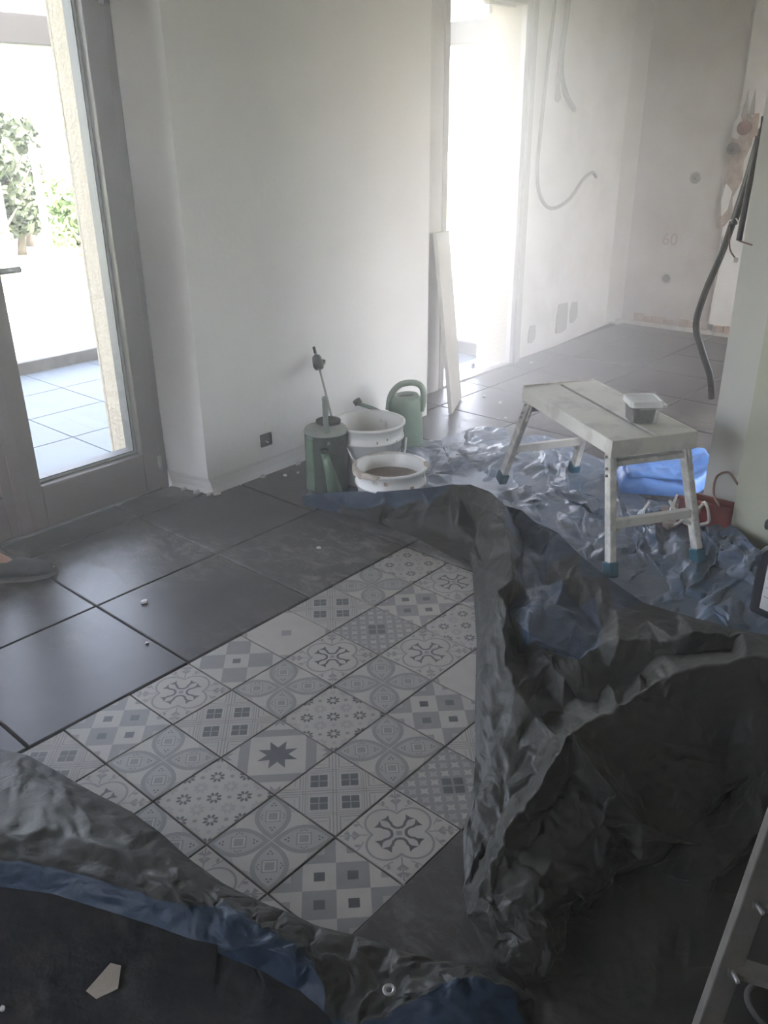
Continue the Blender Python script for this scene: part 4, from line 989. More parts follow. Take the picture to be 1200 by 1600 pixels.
# ------------------------------------------------------------------ tarpaulins
HEAP_V = [(8.26,3.07,0.1,1),(8.36,2.63,0.26,1),(8.47,1.99,0.44,1),(8.55,1.01,0.68,1),(8.94,0.36,0.8,1),(9.3,-0.07,0.88,1),(9.46,-0.41,0.92,0),(9.44,-0.87,0.9,0),(9.47,-1.22,0.7,1),(9.87,-1.33,0.5,1),(9.58,-1.8,0.5,1),(9.55,-2.32,0.45,1),(9.15,-2.98,0.38,1),(8.8,-3.72,0.32,1),(8.52,-4.49,0.26,1),(8.64,-5.02,0.22,0),(8.71,-5.5,0.22,0),(8.82,-5.95,0.2,0),(8.94,-6.29,0.2,0),(9.17,-7.03,0.2,0),(8.07,2.84,0.02,1),(8.29,1.98,0.02,0),(8.41,1.07,0.02,0),(8.41,0.16,0.02,0),(8.22,-0.79,0.02,0),(8.08,-1.48,0.02,0),(7.31,-2.07,0.03,0),(6.22,-2.9,0.03,0),(5.4,-3.47,0.03,0),(4.69,-3.96,0.03,0),(4.08,-4.41,0.03,0),(3.6,-4.72,0.03,0),(2.98,-5.03,0.02,0),(2.33,-5.5,0.02,0),(2.1,-5.74,0.02,0),(1.8,-6.25,0.02,0),(1.81,-6.58,0.02,0),(1.59,-6.83,0.02,0),(1.33,-7.04,0.02,0),(1.7,-7.52,0.03,0),(2.16,-8.09,0.03,0),(2.8,-8.9,0.03,0),(3.9,-8.59,0.05,0),(4.82,-8.29,0.3,0),(5.93,-7.93,0.6,0),(6.44,-7.73,0.9,0),(6.79,-7.56,1.3,0),(8.31,2.03,0.2,1),(8.46,0.93,0.46,1),(8.77,0.3,0.64,1),(8.4,1.57,0.2,0),(8.59,0.72,0.38,0),(8.72,0.02,0.6,0),(9.15,-0.41,0.74,0),(8.9,-0.3,0.5,0),(8.68,0.47,0.24,0),(8.5,0.97,0.1,0),(8.65,0.12,0.22,0),(8.78,-0.62,0.34,0),(9.12,-0.78,0.32,0),(8.66,-0.5,0.08,0),(8.46,-1.16,0.1,0),(8.72,-1.08,0.2,0),(9.01,-0.96,0.78,0),(8.78,-1.4,0.86,0),(8.62,-1.78,0.8,0),(8.67,-1.35,0.5,0),(8.18,-1.89,0.6,0),(8.05,-2.3,0.66,0),(8.01,-1.76,0.25,0),(7.39,-2.47,0.5,0),(7.35,-2.8,0.58,0),(6.97,-2.45,0.2,0),(6.52,-3.02,0.45,0),(6.96,-2.77,0.5,0),(5.97,-3.3,0.32,0),(6.07,-3.45,0.5,0),(5.25,-3.83,0.28,0),(5.45,-3.92,0.42,0),(5.11,-4.3,0.42,0),(4.58,-4.27,0.25,0),(4.6,-4.59,0.4,0),(4.76,-4.81,0.42,0),(4.07,-4.62,0.2,0),(4.29,-4.89,0.3,0),(4.33,-5.21,0.5,0),(4.39,-5.33,0.62,0),(9.61,-1.32,0.35,1),(9.3,-1.76,0.2,1),(8.58,-2.18,0.16,1),(7.87,-2.7,0.14,1),(9.34,-2.17,0.52,1),(8.81,-2.43,0.28,1),(8.55,-2.79,0.38,0),(8.15,-3.25,0.4,0),(8.08,-2.94,0.2,1),(8.42,-3.39,0.4,0),(8.08,-3.87,0.36,0),(7.77,-4.36,0.4,0),(7.73,-3.79,0.25,1),(7.38,-4.36,0.24,1),(7.95,-4.8,0.34,0),(7.87,-5.33,0.4,0),(6.45,-3.26,0.62,1),(6.98,-3.37,0.5,1),(7.31,-3.6,0.45,1),(7.03,-4.11,0.42,1),(6.72,-4.58,0.4,1),(6.24,-4.61,0.42,1),(6.14,-4.28,0.5,1),(6.12,-4.02,0.55,1),(6.21,-3.68,0.6,1),(6.7,-3.26,0.12,0),(6.29,-3.63,0.08,0),(5.98,-3.94,0.1,0),(5.7,-4.24,0.2,0),(6.27,-3.99,0.3,0),(6.05,-4.27,0.32,0),(6.31,-4.22,0.3,0),(5.9,-4.59,0.28,0),(5.91,-4.82,0.22,0),(5.78,-4.35,0.1,0),(5.87,-4.8,0.08,0),(5.91,-5.11,0.1,0),(5.98,-4.92,0.2,0),(5.51,-4.32,0.1,0),(5.46,-4.84,0.12,0),(5.13,-5.02,0.2,0),(4.98,-4.84,0.2,0),(6.59,-4.71,0.5,0),(6.69,-4.95,0.68,0),(6.97,-5.14,0.62,0),(7.09,-5.36,0.6,0),(7.11,-5.52,0.74,0),(7.12,-5.79,0.95,0),(7.31,-5.85,0.7,0),(7.41,-6.01,0.85,0),(7.69,-6.1,0.7,0),(7.8,-6.23,0.75,0),(7.99,-6.54,0.6,0),(8.3,-7.2,0.6,0),(6.76,-5.17,0.4,0),(6.76,-5.29,0.22,0),(6.46,-4.95,0.3,0),(6.33,-5.03,0.16,0),(6.93,-5.37,0.4,0),(7.1,-5.61,0.5,0),(6.48,-5.5,0.3,0),(6.13,-5.36,0.25,0),(7.39,-5.9,0.5,0),(7.65,-6.15,0.5,0),(3.86,-5.79,1.25,0),(4.32,-5.85,1.22,0),(4.54,-5.96,1.28,0),(4.9,-6.05,1.3,0),(5.16,-6.15,1.38,0),(5.37,-6.28,1.45,0),(5.78,-6.49,1.4,0),(6.14,-6.76,1.45,0),(6.35,-6.96,1.4,0),(4.83,-6.11,1.12,0),(5.13,-6.26,1.2,0),(5.45,-6.44,1.15,0),(5.22,-6.41,0.95,0),(5.82,-6.67,1.1,0),(5.5,-6.62,0.8,0),(6.12,-6.93,1.15,0),(5.96,-6.89,0.85,0),(6.18,-7.08,1.0,0),(4.14,-5.93,1.0,0),(4.22,-6.14,0.8,0),(4.68,-6.2,0.9,0),(4.28,-6.36,0.62,0),(4.72,-6.53,0.6,0),(4.9,-6.35,0.75,0),(5.18,-6.64,0.55,0),(5.09,-6.85,0.4,0),(4.47,-6.81,0.4,0),(4.04,-6.63,0.55,0),(5.31,-6.64,0.65,0),(5.85,-6.84,0.42,0),(5.64,-6.9,0.3,0),(5.81,-7.13,0.6,0),(5.53,-7.38,0.55,0),(5.5,-7.24,0.4,0),(5.08,-7.47,0.5,0),(5.29,-7.05,0.26,0),(4.75,-7.0,0.28,0),(4.11,-6.91,0.3,0),(3.61,-6.82,0.3,0),(5.44,-7.05,0.08,0),(4.91,-7.01,0.08,0),(4.27,-6.91,0.08,0),(3.78,-6.81,0.08,0),(3.78,-6.68,0.6,0),(3.73,-6.57,0.35,0),(3.75,-6.74,0.4,0),(3.48,-6.61,0.3,0),(3.37,-6.6,0.25,0),(3.49,-6.6,0.05,0),(3.76,-6.09,1.08,0),(3.71,-6.43,0.88,0),(3.79,-6.22,0.74,0),(3.63,-5.78,1.12,0),(3.3,-5.79,1.0,0),(2.96,-5.8,0.9,0),(2.8,-5.78,0.84,0),(2.52,-5.82,0.7,0),(2.34,-5.8,0.58,0),(2.15,-5.79,0.38,0),(2.02,-5.8,0.2,0),(3.97,-5.34,0.35,0),(3.62,-5.28,0.25,0),(3.29,-5.33,0.2,0),(2.99,-5.4,0.14,0),(2.69,-5.46,0.1,0),(2.42,-5.53,0.06,0),(3.58,-4.96,0.2,0),(3.37,-4.93,0.12,0),(3.71,-5.09,0.22,0),(3.86,-4.72,0.1,0),(3.08,-5.18,0.12,0),(4.22,-5.12,0.28,0),(2.76,-5.31,0.12,0),(3.86,-5.79,1.0,0),(3.73,-5.87,0.8,0),(3.55,-5.9,0.68,0),(3.55,-6.09,0.72,0),(3.54,-6.38,0.72,0),(3.5,-6.46,0.62,0),(3.34,-6.54,0.5,0),(3.34,-6.37,0.6,0),(3.25,-6.16,0.62,0),(3.0,-6.0,0.62,0),(3.3,-5.9,0.68,0),(2.96,-5.88,0.66,0),(2.66,-5.96,0.6,0),(2.44,-5.96,0.52,0),(2.16,-5.97,0.42,0),(2.86,-6.31,0.6,0),(2.53,-6.29,0.6,0),(2.27,-6.22,0.52,0),(2.07,-6.14,0.42,0),(2.02,-5.99,0.35,0),(2.03,-6.21,0.3,0),(2.13,-6.31,0.42,0),(2.27,-6.42,0.5,0),(1.91,-6.18,0.26,0),(1.9,-6.37,0.3,0),(2.01,-6.49,0.38,0),(2.19,-6.55,0.42,0),(1.84,-6.41,0.14,0),(1.96,-6.57,0.2,0),(2.08,-6.66,0.28,0),(2.59,-6.52,0.46,0),(2.84,-6.51,0.5,0),(3.13,-6.54,0.36,0),(3.19,-6.63,0.2,0),(2.89,-6.58,0.18,0),(2.71,-6.49,0.18,0),(2.45,-6.57,0.2,0),(2.21,-6.66,0.16,0),(1.96,-6.68,0.12,0),(1.83,-6.6,0.1,0),(3.3,-6.64,0.05,0),(2.95,-6.6,0.05,0),(2.76,-6.51,0.05,0),(2.54,-6.59,0.05,0),(2.27,-6.7,0.05,0),(2.03,-6.73,0.04,0),(3.79,-7.21,0.16,0),(4.04,-7.44,0.18,0),(4.44,-7.54,0.22,0),(4.8,-7.6,0.3,0),(3.74,-6.96,0.14,0),(3.83,-7.21,0.05,0),(4.1,-7.45,0.05,0),(4.59,-7.57,0.05,0),(5.0,-7.62,0.1,0),(4.33,-7.18,0.2,0),(4.73,-7.3,0.24,0),(5.16,-7.3,0.3,0),(4.03,-7.65,0.06,0),(3.93,-8.0,0.06,0),(3.87,-7.45,0.1,0),(3.94,-7.59,0.05,0),(2.82,-6.87,0.1,0),(3.38,-6.93,0.09,0),(3.31,-7.36,0.12,0),(2.37,-7.04,0.07,0),(2.7,-7.26,0.1,0),(1.9,-7.05,0.05,0),(2.15,-7.41,0.04,0),(2.72,-7.62,0.05,0),(3.25,-7.64,0.06,0),(3.2,-7.97,0.04,0),(2.39,-7.77,0.03,0),(7.2,-2.8,0.1,0),(7.19,-2.81,0.1,0)]
HEAP_T = [(20,1,0),(3,2,50),(50,21,22),(47,2,1),(2,47,50),(50,47,21),(1,21,47),(20,21,1),(56,51,48),(51,56,55),(4,49,52),(55,49,51),(49,55,52),(52,55,57),(57,55,23),(56,23,55),(4,3,49),(49,3,51),(51,3,48),(50,48,3),(22,48,50),(48,22,56),(56,22,23),(54,53,5),(53,54,58),(60,58,54),(53,6,5),(58,59,53),(59,58,62),(60,62,58),(62,60,61),(24,61,60),(61,24,25),(33,223,32),(223,33,216),(34,210,33),(52,5,4),(5,52,54),(57,54,52),(54,57,60),(23,60,57),(60,23,24),(28,75,27),(29,80,28),(80,29,83),(30,83,29),(83,30,220),(8,64,65),(213,214,207),(208,207,214),(8,7,64),(63,64,7),(64,66,65),(65,66,67),(74,72,73),(27,73,72),(75,73,27),(73,75,76),(78,75,77),(28,77,75),(80,77,28),(217,218,213),(221,213,218),(213,221,214),(214,215,208),(208,209,238),(243,238,209),(238,243,242),(7,6,63),(53,63,6),(59,63,53),(63,59,64),(64,59,66),(62,66,59),(66,62,67),(67,62,69),(61,69,62),(25,69,61),(69,25,70),(26,70,25),(70,26,74),(74,26,72),(72,26,27),(30,31,220),(220,31,217),(217,31,218),(32,218,31),(218,32,221),(223,221,32),(221,223,214),(214,223,215),(216,215,223),(215,216,208),(208,216,209),(33,209,216),(210,209,33),(209,210,243),(34,243,210),(243,34,247),(247,34,35),(87,10,9),(10,87,88),(89,88,68),(71,90,89),(104,298,111),(298,112,111),(113,111,112),(114,79,115),(115,79,125),(125,79,82),(84,82,81),(219,222,84),(206,205,212),(205,206,235),(245,244,249),(248,249,244),(249,248,252),(251,252,248),(252,251,263),(263,251,36),(253,268,261),(92,11,91),(11,92,93),(95,93,92),(93,95,94),(94,95,105),(116,109,110),(109,116,118),(117,118,116),(118,117,119),(121,119,117),(119,121,126),(126,128,127),(127,128,86),(86,85,203),(204,203,211),(226,204,234),(250,260,246),(261,250,253),(253,262,268),(268,262,269),(11,10,91),(88,91,10),(91,88,92),(89,92,88),(92,89,95),(90,95,89),(104,95,90),(95,104,105),(105,104,110),(111,110,104),(113,110,111),(110,113,116),(114,116,113),(116,114,117),(115,117,114),(117,115,121),(125,121,115),(82,121,125),(121,82,126),(126,82,128),(128,82,86),(84,85,82),(222,85,84),(85,222,203),(203,222,211),(219,211,222),(212,211,219),(205,211,212),(211,205,204),(204,205,234),(235,234,205),(234,235,233),(236,233,235),(233,236,239),(239,236,240),(237,240,236),(241,240,237),(240,241,246),(245,246,241),(246,245,250),(249,250,245),(250,249,253),(252,253,249),(253,252,262),(263,262,252),(262,263,269),(36,269,263),(269,36,37),(9,8,87),(65,87,8),(87,65,88),(88,65,68),(67,68,65),(69,68,67),(70,68,69),(89,68,71),(74,71,70),(90,297,104),(73,103,74),(76,103,73),(112,76,113),(76,78,113),(113,78,114),(114,78,79),(77,79,78),(80,79,77),(79,80,81),(83,81,80),(81,83,84),(84,83,219),(220,219,83),(217,219,220),(213,219,217),(219,213,212),(212,213,206),(207,206,213),(206,207,235),(235,207,236),(236,207,237),(208,237,207),(238,237,208),(237,238,241),(242,241,238),(241,242,245),(245,242,244),(243,244,242),(247,244,243),(244,247,248),(35,248,247),(248,35,251),(251,35,36),(100,107,129),(256,230,231),(96,13,12),(13,96,97),(99,97,96),(97,99,100),(106,100,99),(100,106,107),(108,107,106),(107,108,129),(120,124,108),(122,124,120),(124,122,123),(123,122,152),(152,151,169),(169,151,200),(225,200,224),(200,225,202),(227,202,225),(202,227,228),(228,227,231),(232,231,227),(256,255,257),(257,255,258),(254,258,255),(259,258,254),(266,258,259),(258,266,265),(130,143,141),(148,144,153),(199,197,198),(101,131,132),(132,131,145),(145,142,155),(155,142,147),(154,147,142),(14,98,101),(130,101,98),(101,130,131),(141,131,130),(131,141,145),(145,141,142),(143,142,141),(144,142,143),(148,142,144),(142,148,154),(153,154,148),(160,153,171),(171,170,172),(201,172,170),(172,201,178),(178,201,194),(195,194,229),(194,195,196),(196,195,189),(197,189,195),(199,189,197),(189,199,193),(193,199,287),(264,287,199),(286,287,264),(287,286,290),(14,13,98),(97,98,13),(100,98,97),(98,100,130),(129,130,100),(130,129,143),(108,143,129),(124,143,108),(143,124,144),(123,144,124),(144,123,153),(152,153,123),(153,152,171),(169,171,152),(171,169,170),(200,170,169),(170,200,201),(228,201,202),(201,228,194),(194,228,229),(231,229,228),(230,229,231),(229,230,195),(195,230,197),(197,230,198),(256,198,230),(257,198,256),(198,257,199),(199,257,264),(258,264,257),(265,264,258),(264,265,286),(266,286,265),(267,286,266),(289,286,267),(286,289,290),(290,289,292),(291,292,289),(292,291,39),(133,134,102),(274,270,192),(270,274,275),(271,284,276),(16,134,136),(149,136,135),(16,15,134),(102,134,15),(134,146,135),(135,146,149),(156,149,146),(149,156,157),(157,156,162),(161,162,156),(163,162,161),(162,163,165),(165,163,179),(174,179,163),(179,174,175),(173,175,174),(175,173,176),(177,176,173),(176,177,187),(187,177,191),(188,191,177),(191,188,279),(192,279,188),(270,279,192),(279,270,271),(271,270,284),(275,284,270),(288,284,275),(284,288,294),(293,294,288),(17,137,138),(150,138,137),(138,150,158),(186,184,181),(190,184,186),(184,190,281),(280,281,190),(159,166,168),(273,278,185),(140,46,19),(45,183,44),(43,283,42),(139,19,18),(19,139,140),(159,140,139),(140,159,46),(168,46,159),(46,168,45),(182,45,168),(45,182,183),(183,185,44),(278,44,185),(44,278,43),(138,18,17),(18,138,139),(158,139,138),(139,158,159),(159,158,166),(164,166,158),(167,166,164),(166,167,168),(168,167,182),(180,182,167),(181,182,180),(184,182,181),(182,184,183),(183,184,185),(281,185,184),(185,281,273),(280,273,281),(272,273,280),(273,272,278),(277,278,272),(278,277,43),(43,277,283),(282,283,277),(285,283,282),(283,295,42),(42,295,41),(17,16,137),(136,137,16),(137,136,150),(149,150,136),(157,150,149),(150,157,158),(162,164,157),(165,164,162),(164,165,167),(167,165,180),(179,180,165),(180,179,181),(175,181,179),(176,181,175),(181,176,186),(187,186,176),(186,187,190),(191,190,187),(190,191,280),(279,280,191),(280,279,272),(271,272,279),(272,271,277),(276,277,271),(277,276,282),(282,276,285),(284,285,276),(294,285,284),(285,294,283),(283,294,295),(293,295,294),(296,295,293),(40,295,296),(295,40,41),(101,15,14),(15,101,102),(102,101,133),(132,133,101),(133,132,146),(145,146,132),(146,145,156),(155,156,145),(156,155,161),(147,154,155),(160,161,154),(161,160,163),(163,160,174),(171,174,160),(172,174,171),(174,172,173),(178,173,172),(173,178,177),(177,178,188),(194,188,178),(196,188,194),(188,196,192),(189,192,196),(193,192,189),(192,193,274),(287,274,193),(274,287,275),(275,287,288),(290,288,287),(288,290,293),(292,293,290),(293,292,296),(39,296,292),(296,39,40),(93,12,11),(94,12,93),(12,94,96),(96,94,99),(105,99,94),(99,105,106),(110,106,105),(109,106,110),(106,109,108),(118,108,109),(119,108,118),(108,119,120),(120,119,122),(126,122,119),(122,126,152),(152,126,151),(127,151,126),(86,151,127),(151,203,224),(224,203,225),(204,225,203),(226,225,204),(225,226,227),(227,226,232),(234,232,226),(233,232,234),(239,232,233),(232,239,231),(231,239,256),(256,239,255),(240,255,239),(255,240,254),(246,254,240),(254,246,259),(260,259,246),(259,260,266),(266,260,267),(250,267,260),(261,267,250),(268,267,261),(267,268,289),(269,289,268),(289,269,291),(37,291,269),(38,291,37),(291,38,39),(154,153,160),(155,154,161),(158,157,164),(203,151,86),(224,200,151),(202,201,200),(146,134,133),(135,136,134),(70,71,68),(103,297,74),(74,297,71),(71,297,90),(103,298,297),(297,298,104),(76,298,103),(112,298,76),(75,78,76),(81,82,79),(86,82,85)]
FLAP_V = [(-0.06,1.76,0.05,1),(0.09,0.95,0.06,1),(0.24,0.2,0.06,0),(0.42,-0.2,0.06,0),(0.51,-0.8,0.06,0),(0.6,-1.44,0.06,0),(0.71,-2.0,0.06,0),(0.74,-2.51,0.06,0),(0.72,-3.12,0.06,0),(0.75,-3.56,0.06,0),(0.84,-4.01,0.06,0),(0.94,-4.33,0.06,0),(1.04,-4.72,0.05,0),(1.2,-5.06,0.05,0),(1.32,-5.39,0.05,0),(1.49,-5.8,0.05,0),(1.71,-6.12,0.05,0),(1.77,-6.39,0.04,0),(1.78,-6.7,0.03,0),(-0.41,0.7,0.4,0),(-0.26,-0.01,0.4,0),(-0.06,-0.55,0.38,0),(0.1,-1.0,0.36,0),(0.22,-1.49,0.36,0),(0.28,-2.05,0.34,0),(0.36,-2.6,0.36,0),(0.41,-3.15,0.38,0),(0.44,-3.53,0.36,0),(0.5,-3.91,0.34,0),(0.59,-4.33,0.32,0),(0.77,-4.58,0.26,0),(0.87,-4.95,0.2,0),(1.03,-5.25,0.2,0),(1.18,-5.59,0.18,0),(1.38,-5.95,0.16,0),(-1.02,-0.91,0.62,0),(-0.79,-1.29,0.6,0),(-0.54,-1.61,0.58,0),(-0.26,-2.01,0.58,0),(-0.08,-2.46,0.56,0),(0.1,-2.99,0.56,0),(0.15,-3.45,0.55,0),(0.21,-3.77,0.52,0),(-1.31,-1.6,0.6,1),(-1.05,-1.86,0.58,1),(-0.78,-2.09,0.56,1),(-0.48,-2.53,0.54,1),(-0.26,-2.97,0.52,1),(-0.06,-3.43,0.5,1),(0.11,-3.8,0.48,1),(0.29,-4.01,0.46,1),(0.44,-4.05,0.42,1),(0.5,-4.31,0.42,1),(0.32,-4.29,0.44,1),(0.49,-4.54,0.4,1),(0.55,-4.74,0.38,1),(0.61,-4.92,0.34,1),(0.54,-4.39,0.36,0),(0.56,-4.63,0.36,0),(-1.34,-1.5,0.3,1),(-1.1,-1.84,0.3,1),(-0.85,-2.14,0.3,1),(-0.56,-2.6,0.3,1),(-0.39,-3.01,0.3,1),(-0.14,-3.61,0.3,1),(0.03,-4.08,0.3,1),(0.15,-4.3,0.3,1),(0.31,-4.57,0.34,1),(0.45,-4.84,0.34,1),(0.54,-5.04,0.3,1),(0.56,-5.22,0.22,1),(0.21,-4.19,0.03,1),(0.34,-4.59,0.03,1),(0.42,-5.02,0.03,1),(0.43,-5.41,0.03,1),(0.34,-5.74,0.03,1),(0.76,-4.85,0.22,0),(0.7,-5.08,0.22,0),(0.71,-5.31,0.16,0),(0.75,-5.54,0.12,0),(0.82,-5.72,0.1,0),(0.92,-5.81,0.14,0),(1.02,-5.91,0.2,0),(1.19,-6.1,0.3,1),(1.33,-6.24,0.36,1),(1.47,-6.41,0.34,1),(1.58,-6.58,0.26,1),(0.9,-5.25,0.16,0),(0.98,-5.53,0.12,0),(1.16,-5.76,0.14,0),(1.33,-6.07,0.24,0),(1.01,-5.99,0.2,1),(1.14,-6.21,0.26,1),(1.36,-6.46,0.26,1),(1.5,-6.7,0.16,1),(0.74,-5.82,0.08,1),(0.56,-5.68,0.06,1),(0.95,-6.22,0.14,1),(1.2,-6.57,0.12,1),(1.45,-6.87,0.05,1),(0.62,-6.07,0.04,1),(0.89,-6.54,0.03,1),(1.32,-7.02,0.02,1)]
FLAP_T = [(19,1,0),(2,20,21),(36,21,20),(2,1,20),(19,20,1),(35,20,19),(20,35,36),(43,36,35),(36,43,44),(59,44,43),(44,59,60),(22,37,38),(45,38,37),(5,4,23),(22,4,3),(4,22,23),(38,23,22),(23,38,39),(39,38,46),(45,46,38),(61,46,45),(46,61,62),(21,3,2),(3,21,22),(22,21,37),(36,37,21),(44,37,36),(37,44,45),(45,44,61),(60,61,44),(6,24,25),(47,48,40),(8,7,26),(42,41,49),(25,7,6),(40,7,25),(7,40,26),(26,40,41),(48,41,40),(41,48,49),(49,48,64),(65,66,50),(10,52,29),(51,10,28),(10,51,52),(53,52,51),(10,9,28),(27,28,9),(50,28,27),(28,50,51),(51,50,53),(66,53,50),(53,66,67),(71,67,66),(9,8,27),(26,27,8),(41,27,26),(42,27,41),(27,42,50),(49,50,42),(50,49,65),(64,65,49),(6,5,24),(23,24,5),(39,24,23),(24,39,25),(25,39,40),(40,39,47),(46,47,39),(62,47,46),(63,47,62),(47,63,48),(48,63,64),(30,12,11),(12,30,76),(58,11,54),(11,58,30),(55,30,58),(30,55,76),(76,55,56),(68,56,55),(56,68,69),(69,68,73),(72,73,68),(70,78,77),(78,70,74),(87,32,13),(88,79,80),(96,80,79),(87,88,32),(88,87,79),(13,31,87),(77,87,31),(78,87,77),(87,78,79),(74,79,78),(79,74,96),(75,96,74),(13,12,31),(76,31,12),(31,76,77),(56,77,76),(77,56,70),(73,70,69),(70,73,74),(90,34,83),(91,83,82),(33,15,14),(89,15,33),(15,89,34),(34,89,83),(83,89,82),(81,82,89),(82,81,91),(95,91,81),(91,95,97),(100,97,95),(92,93,84),(93,92,98),(85,86,17),(99,18,94),(86,18,17),(18,86,94),(17,16,85),(84,85,16),(93,85,84),(85,93,86),(86,93,94),(98,94,93),(94,98,99),(99,98,102),(101,102,98),(34,16,15),(90,16,34),(16,90,84),(83,84,90),(91,92,83),(97,92,91),(92,97,98),(98,97,101),(100,101,97),(32,14,13),(88,14,32),(14,88,33),(33,88,89),(89,88,81),(80,81,88),(81,80,95),(96,95,80),(95,96,100),(75,100,96),(29,11,10),(11,29,54),(54,29,57),(52,57,29),(57,52,54),(58,54,55),(68,67,72),(71,72,67),(84,83,92),(67,54,53),(53,54,52),(55,67,68),(67,55,54),(69,70,56)]
SHEET_V = [(9.86,3.53,0.02,0),(11.4,4.36,0.02,0),(12.26,4.06,0.02,0),(12.5,3.63,0.02,0),(13.24,3.19,0.02,0),(14.6,3.06,0.02,0),(14.95,2.39,0.02,0),(14.29,1.76,0.02,0),(15.12,1.34,0.03,0),(15.16,0.57,0.02,0),(14.64,-0.11,0.02,0),(14.37,-1.25,0.02,0),(13.31,-1.93,0.03,0),(12.94,-2.48,0.03,0),(12.98,-3.15,0.06,0),(12.26,-3.84,0.2,0),(12.39,-4.15,0.3,0),(12.01,-4.65,0.36,0),(11.39,-5.21,0.38,0),(11.29,-5.8,0.3,0),(11.51,-6.48,0.2,0),(8.05,-7.46,0.02,0),(8.6,3.28,0.02,0),(8.09,2.86,0.01,0),(8.59,1.75,0.01,0),(8.82,-0.38,0.01,0),(8.32,-2.17,0.01,0),(7.9,-3.66,0.01,0),(7.7,-4.86,0.01,0),(7.51,-6.8,0.01,0),(10.5,2.73,0.03,0),(10.78,2.01,0.05,0),(11.63,1.76,0.12,0),(12.48,1.56,0.16,0),(13.29,1.11,0.15,0),(13.18,0.34,0.14,0),(13.07,-0.24,0.08,0),(11.37,1.56,0.03,0),(12.16,1.33,0.04,0),(12.86,1.0,0.04,0),(11.4,2.72,0.08,0),(12.51,2.62,0.03,0),(13.41,2.32,0.1,0),(12.93,2.75,0.05,0),(14.17,1.32,0.12,0),(14.27,0.64,0.08,0),(14.15,-0.13,0.05,0),(13.88,0.94,0.04,0),(12.43,-0.3,0.03,0),(12.17,-1.08,0.12,0),(11.72,-1.93,0.14,0),(11.45,-2.51,0.05,0),(11.82,-1.14,0.03,0),(11.3,-2.03,0.03,0),(11.79,-0.05,0.04,0),(10.75,-0.56,0.08,0),(10.99,-1.18,0.03,0),(11.71,-0.58,0.06,0),(13.73,-1.18,0.04,0),(13.04,-1.69,0.08,0),(12.49,-1.68,0.03,0),(10.34,-2.28,0.04,0),(10.05,-2.96,0.1,0),(10.79,-3.24,0.04,0),(11.5,-3.41,0.1,0),(12.34,-3.57,0.05,0),(10.13,-3.68,0.05,0),(10.62,-4.06,0.11,0),(11.47,-4.24,0.1,0),(11.27,-4.62,0.04,0),(9.94,-4.14,0.03,0),(9.77,-4.77,0.08,0),(9.16,-3.92,0.03,0),(9.16,-4.6,0.04,0),(9.58,-5.08,0.03,0),(9.4,-5.56,0.06,0),(11.69,-4.25,0.22,0),(11.39,-4.77,0.3,0),(10.83,-5.26,0.3,0),(10.93,-4.87,0.03,0),(10.75,-5.28,0.03,0),(10.65,-5.74,0.05,0),(9.39,-6.07,0.03,0),(8.77,-5.9,0.03,0),(11.27,0.61,0.03,0),(10.54,0.93,0.03,0),(9.81,-2.04,0.03,0),(10.26,-0.27,0.02,0),(10.03,1.58,0.02,0),(9.02,-3.03,0.02,0),(12.12,-2.59,0.05,0),(12.07,-3.01,0.12,0),(10.9,-3.44,0.06,0)]
SHEET_T = [(0,22,24),(23,24,22),(2,40,3),(30,40,2),(40,30,31),(31,30,88),(2,1,30),(0,30,1),(24,30,0),(30,24,88),(41,43,4),(41,32,43),(43,5,4),(5,43,42),(42,43,33),(32,33,43),(33,32,38),(37,38,32),(38,37,84),(85,84,37),(4,3,41),(40,41,3),(31,41,40),(41,31,32),(32,31,37),(37,31,85),(88,85,31),(85,88,25),(24,25,88),(34,44,7),(44,34,47),(47,34,35),(39,35,34),(35,39,54),(55,87,26),(49,46,36),(45,9,8),(9,45,46),(46,45,36),(36,48,49),(49,48,52),(57,52,48),(56,52,57),(52,56,61),(86,61,56),(47,8,44),(8,47,45),(35,45,47),(45,35,36),(36,35,48),(54,48,35),(48,54,57),(55,57,54),(57,55,56),(56,55,86),(26,86,55),(42,6,5),(6,42,7),(33,7,42),(7,33,34),(34,33,39),(38,39,33),(84,39,38),(39,84,54),(54,84,55),(55,84,87),(85,87,84),(25,87,85),(87,25,26),(11,58,59),(60,59,58),(59,60,51),(11,10,58),(60,50,51),(53,51,50),(51,53,62),(92,64,91),(90,13,12),(13,90,91),(91,90,92),(63,92,90),(66,92,63),(72,70,66),(70,72,73),(28,73,72),(59,12,11),(12,59,90),(51,90,59),(90,51,63),(62,63,51),(63,62,66),(66,62,72),(89,72,62),(27,72,89),(72,27,28),(65,15,14),(15,65,68),(67,68,65),(68,67,71),(79,77,69),(77,76,69),(16,15,76),(68,76,15),(76,68,69),(71,69,68),(69,71,79),(79,71,74),(19,81,20),(82,20,81),(20,82,21),(29,21,82),(78,19,18),(19,78,81),(80,81,78),(75,81,80),(81,75,82),(83,82,75),(82,83,29),(76,17,16),(77,17,76),(17,77,18),(18,77,78),(79,78,77),(78,79,80),(74,80,79),(80,74,75),(75,74,83),(91,14,13),(64,14,91),(14,64,65),(65,64,67),(92,67,64),(66,67,92),(70,67,66),(67,70,71),(73,71,70),(71,73,74),(28,74,73),(74,28,83),(83,28,29),(46,10,9),(10,46,58),(49,58,46),(58,49,60),(60,49,50),(52,50,49),(50,52,53),(61,53,52),(53,61,62),(62,61,89),(86,89,61),(26,89,86),(89,26,27),(44,8,7)]
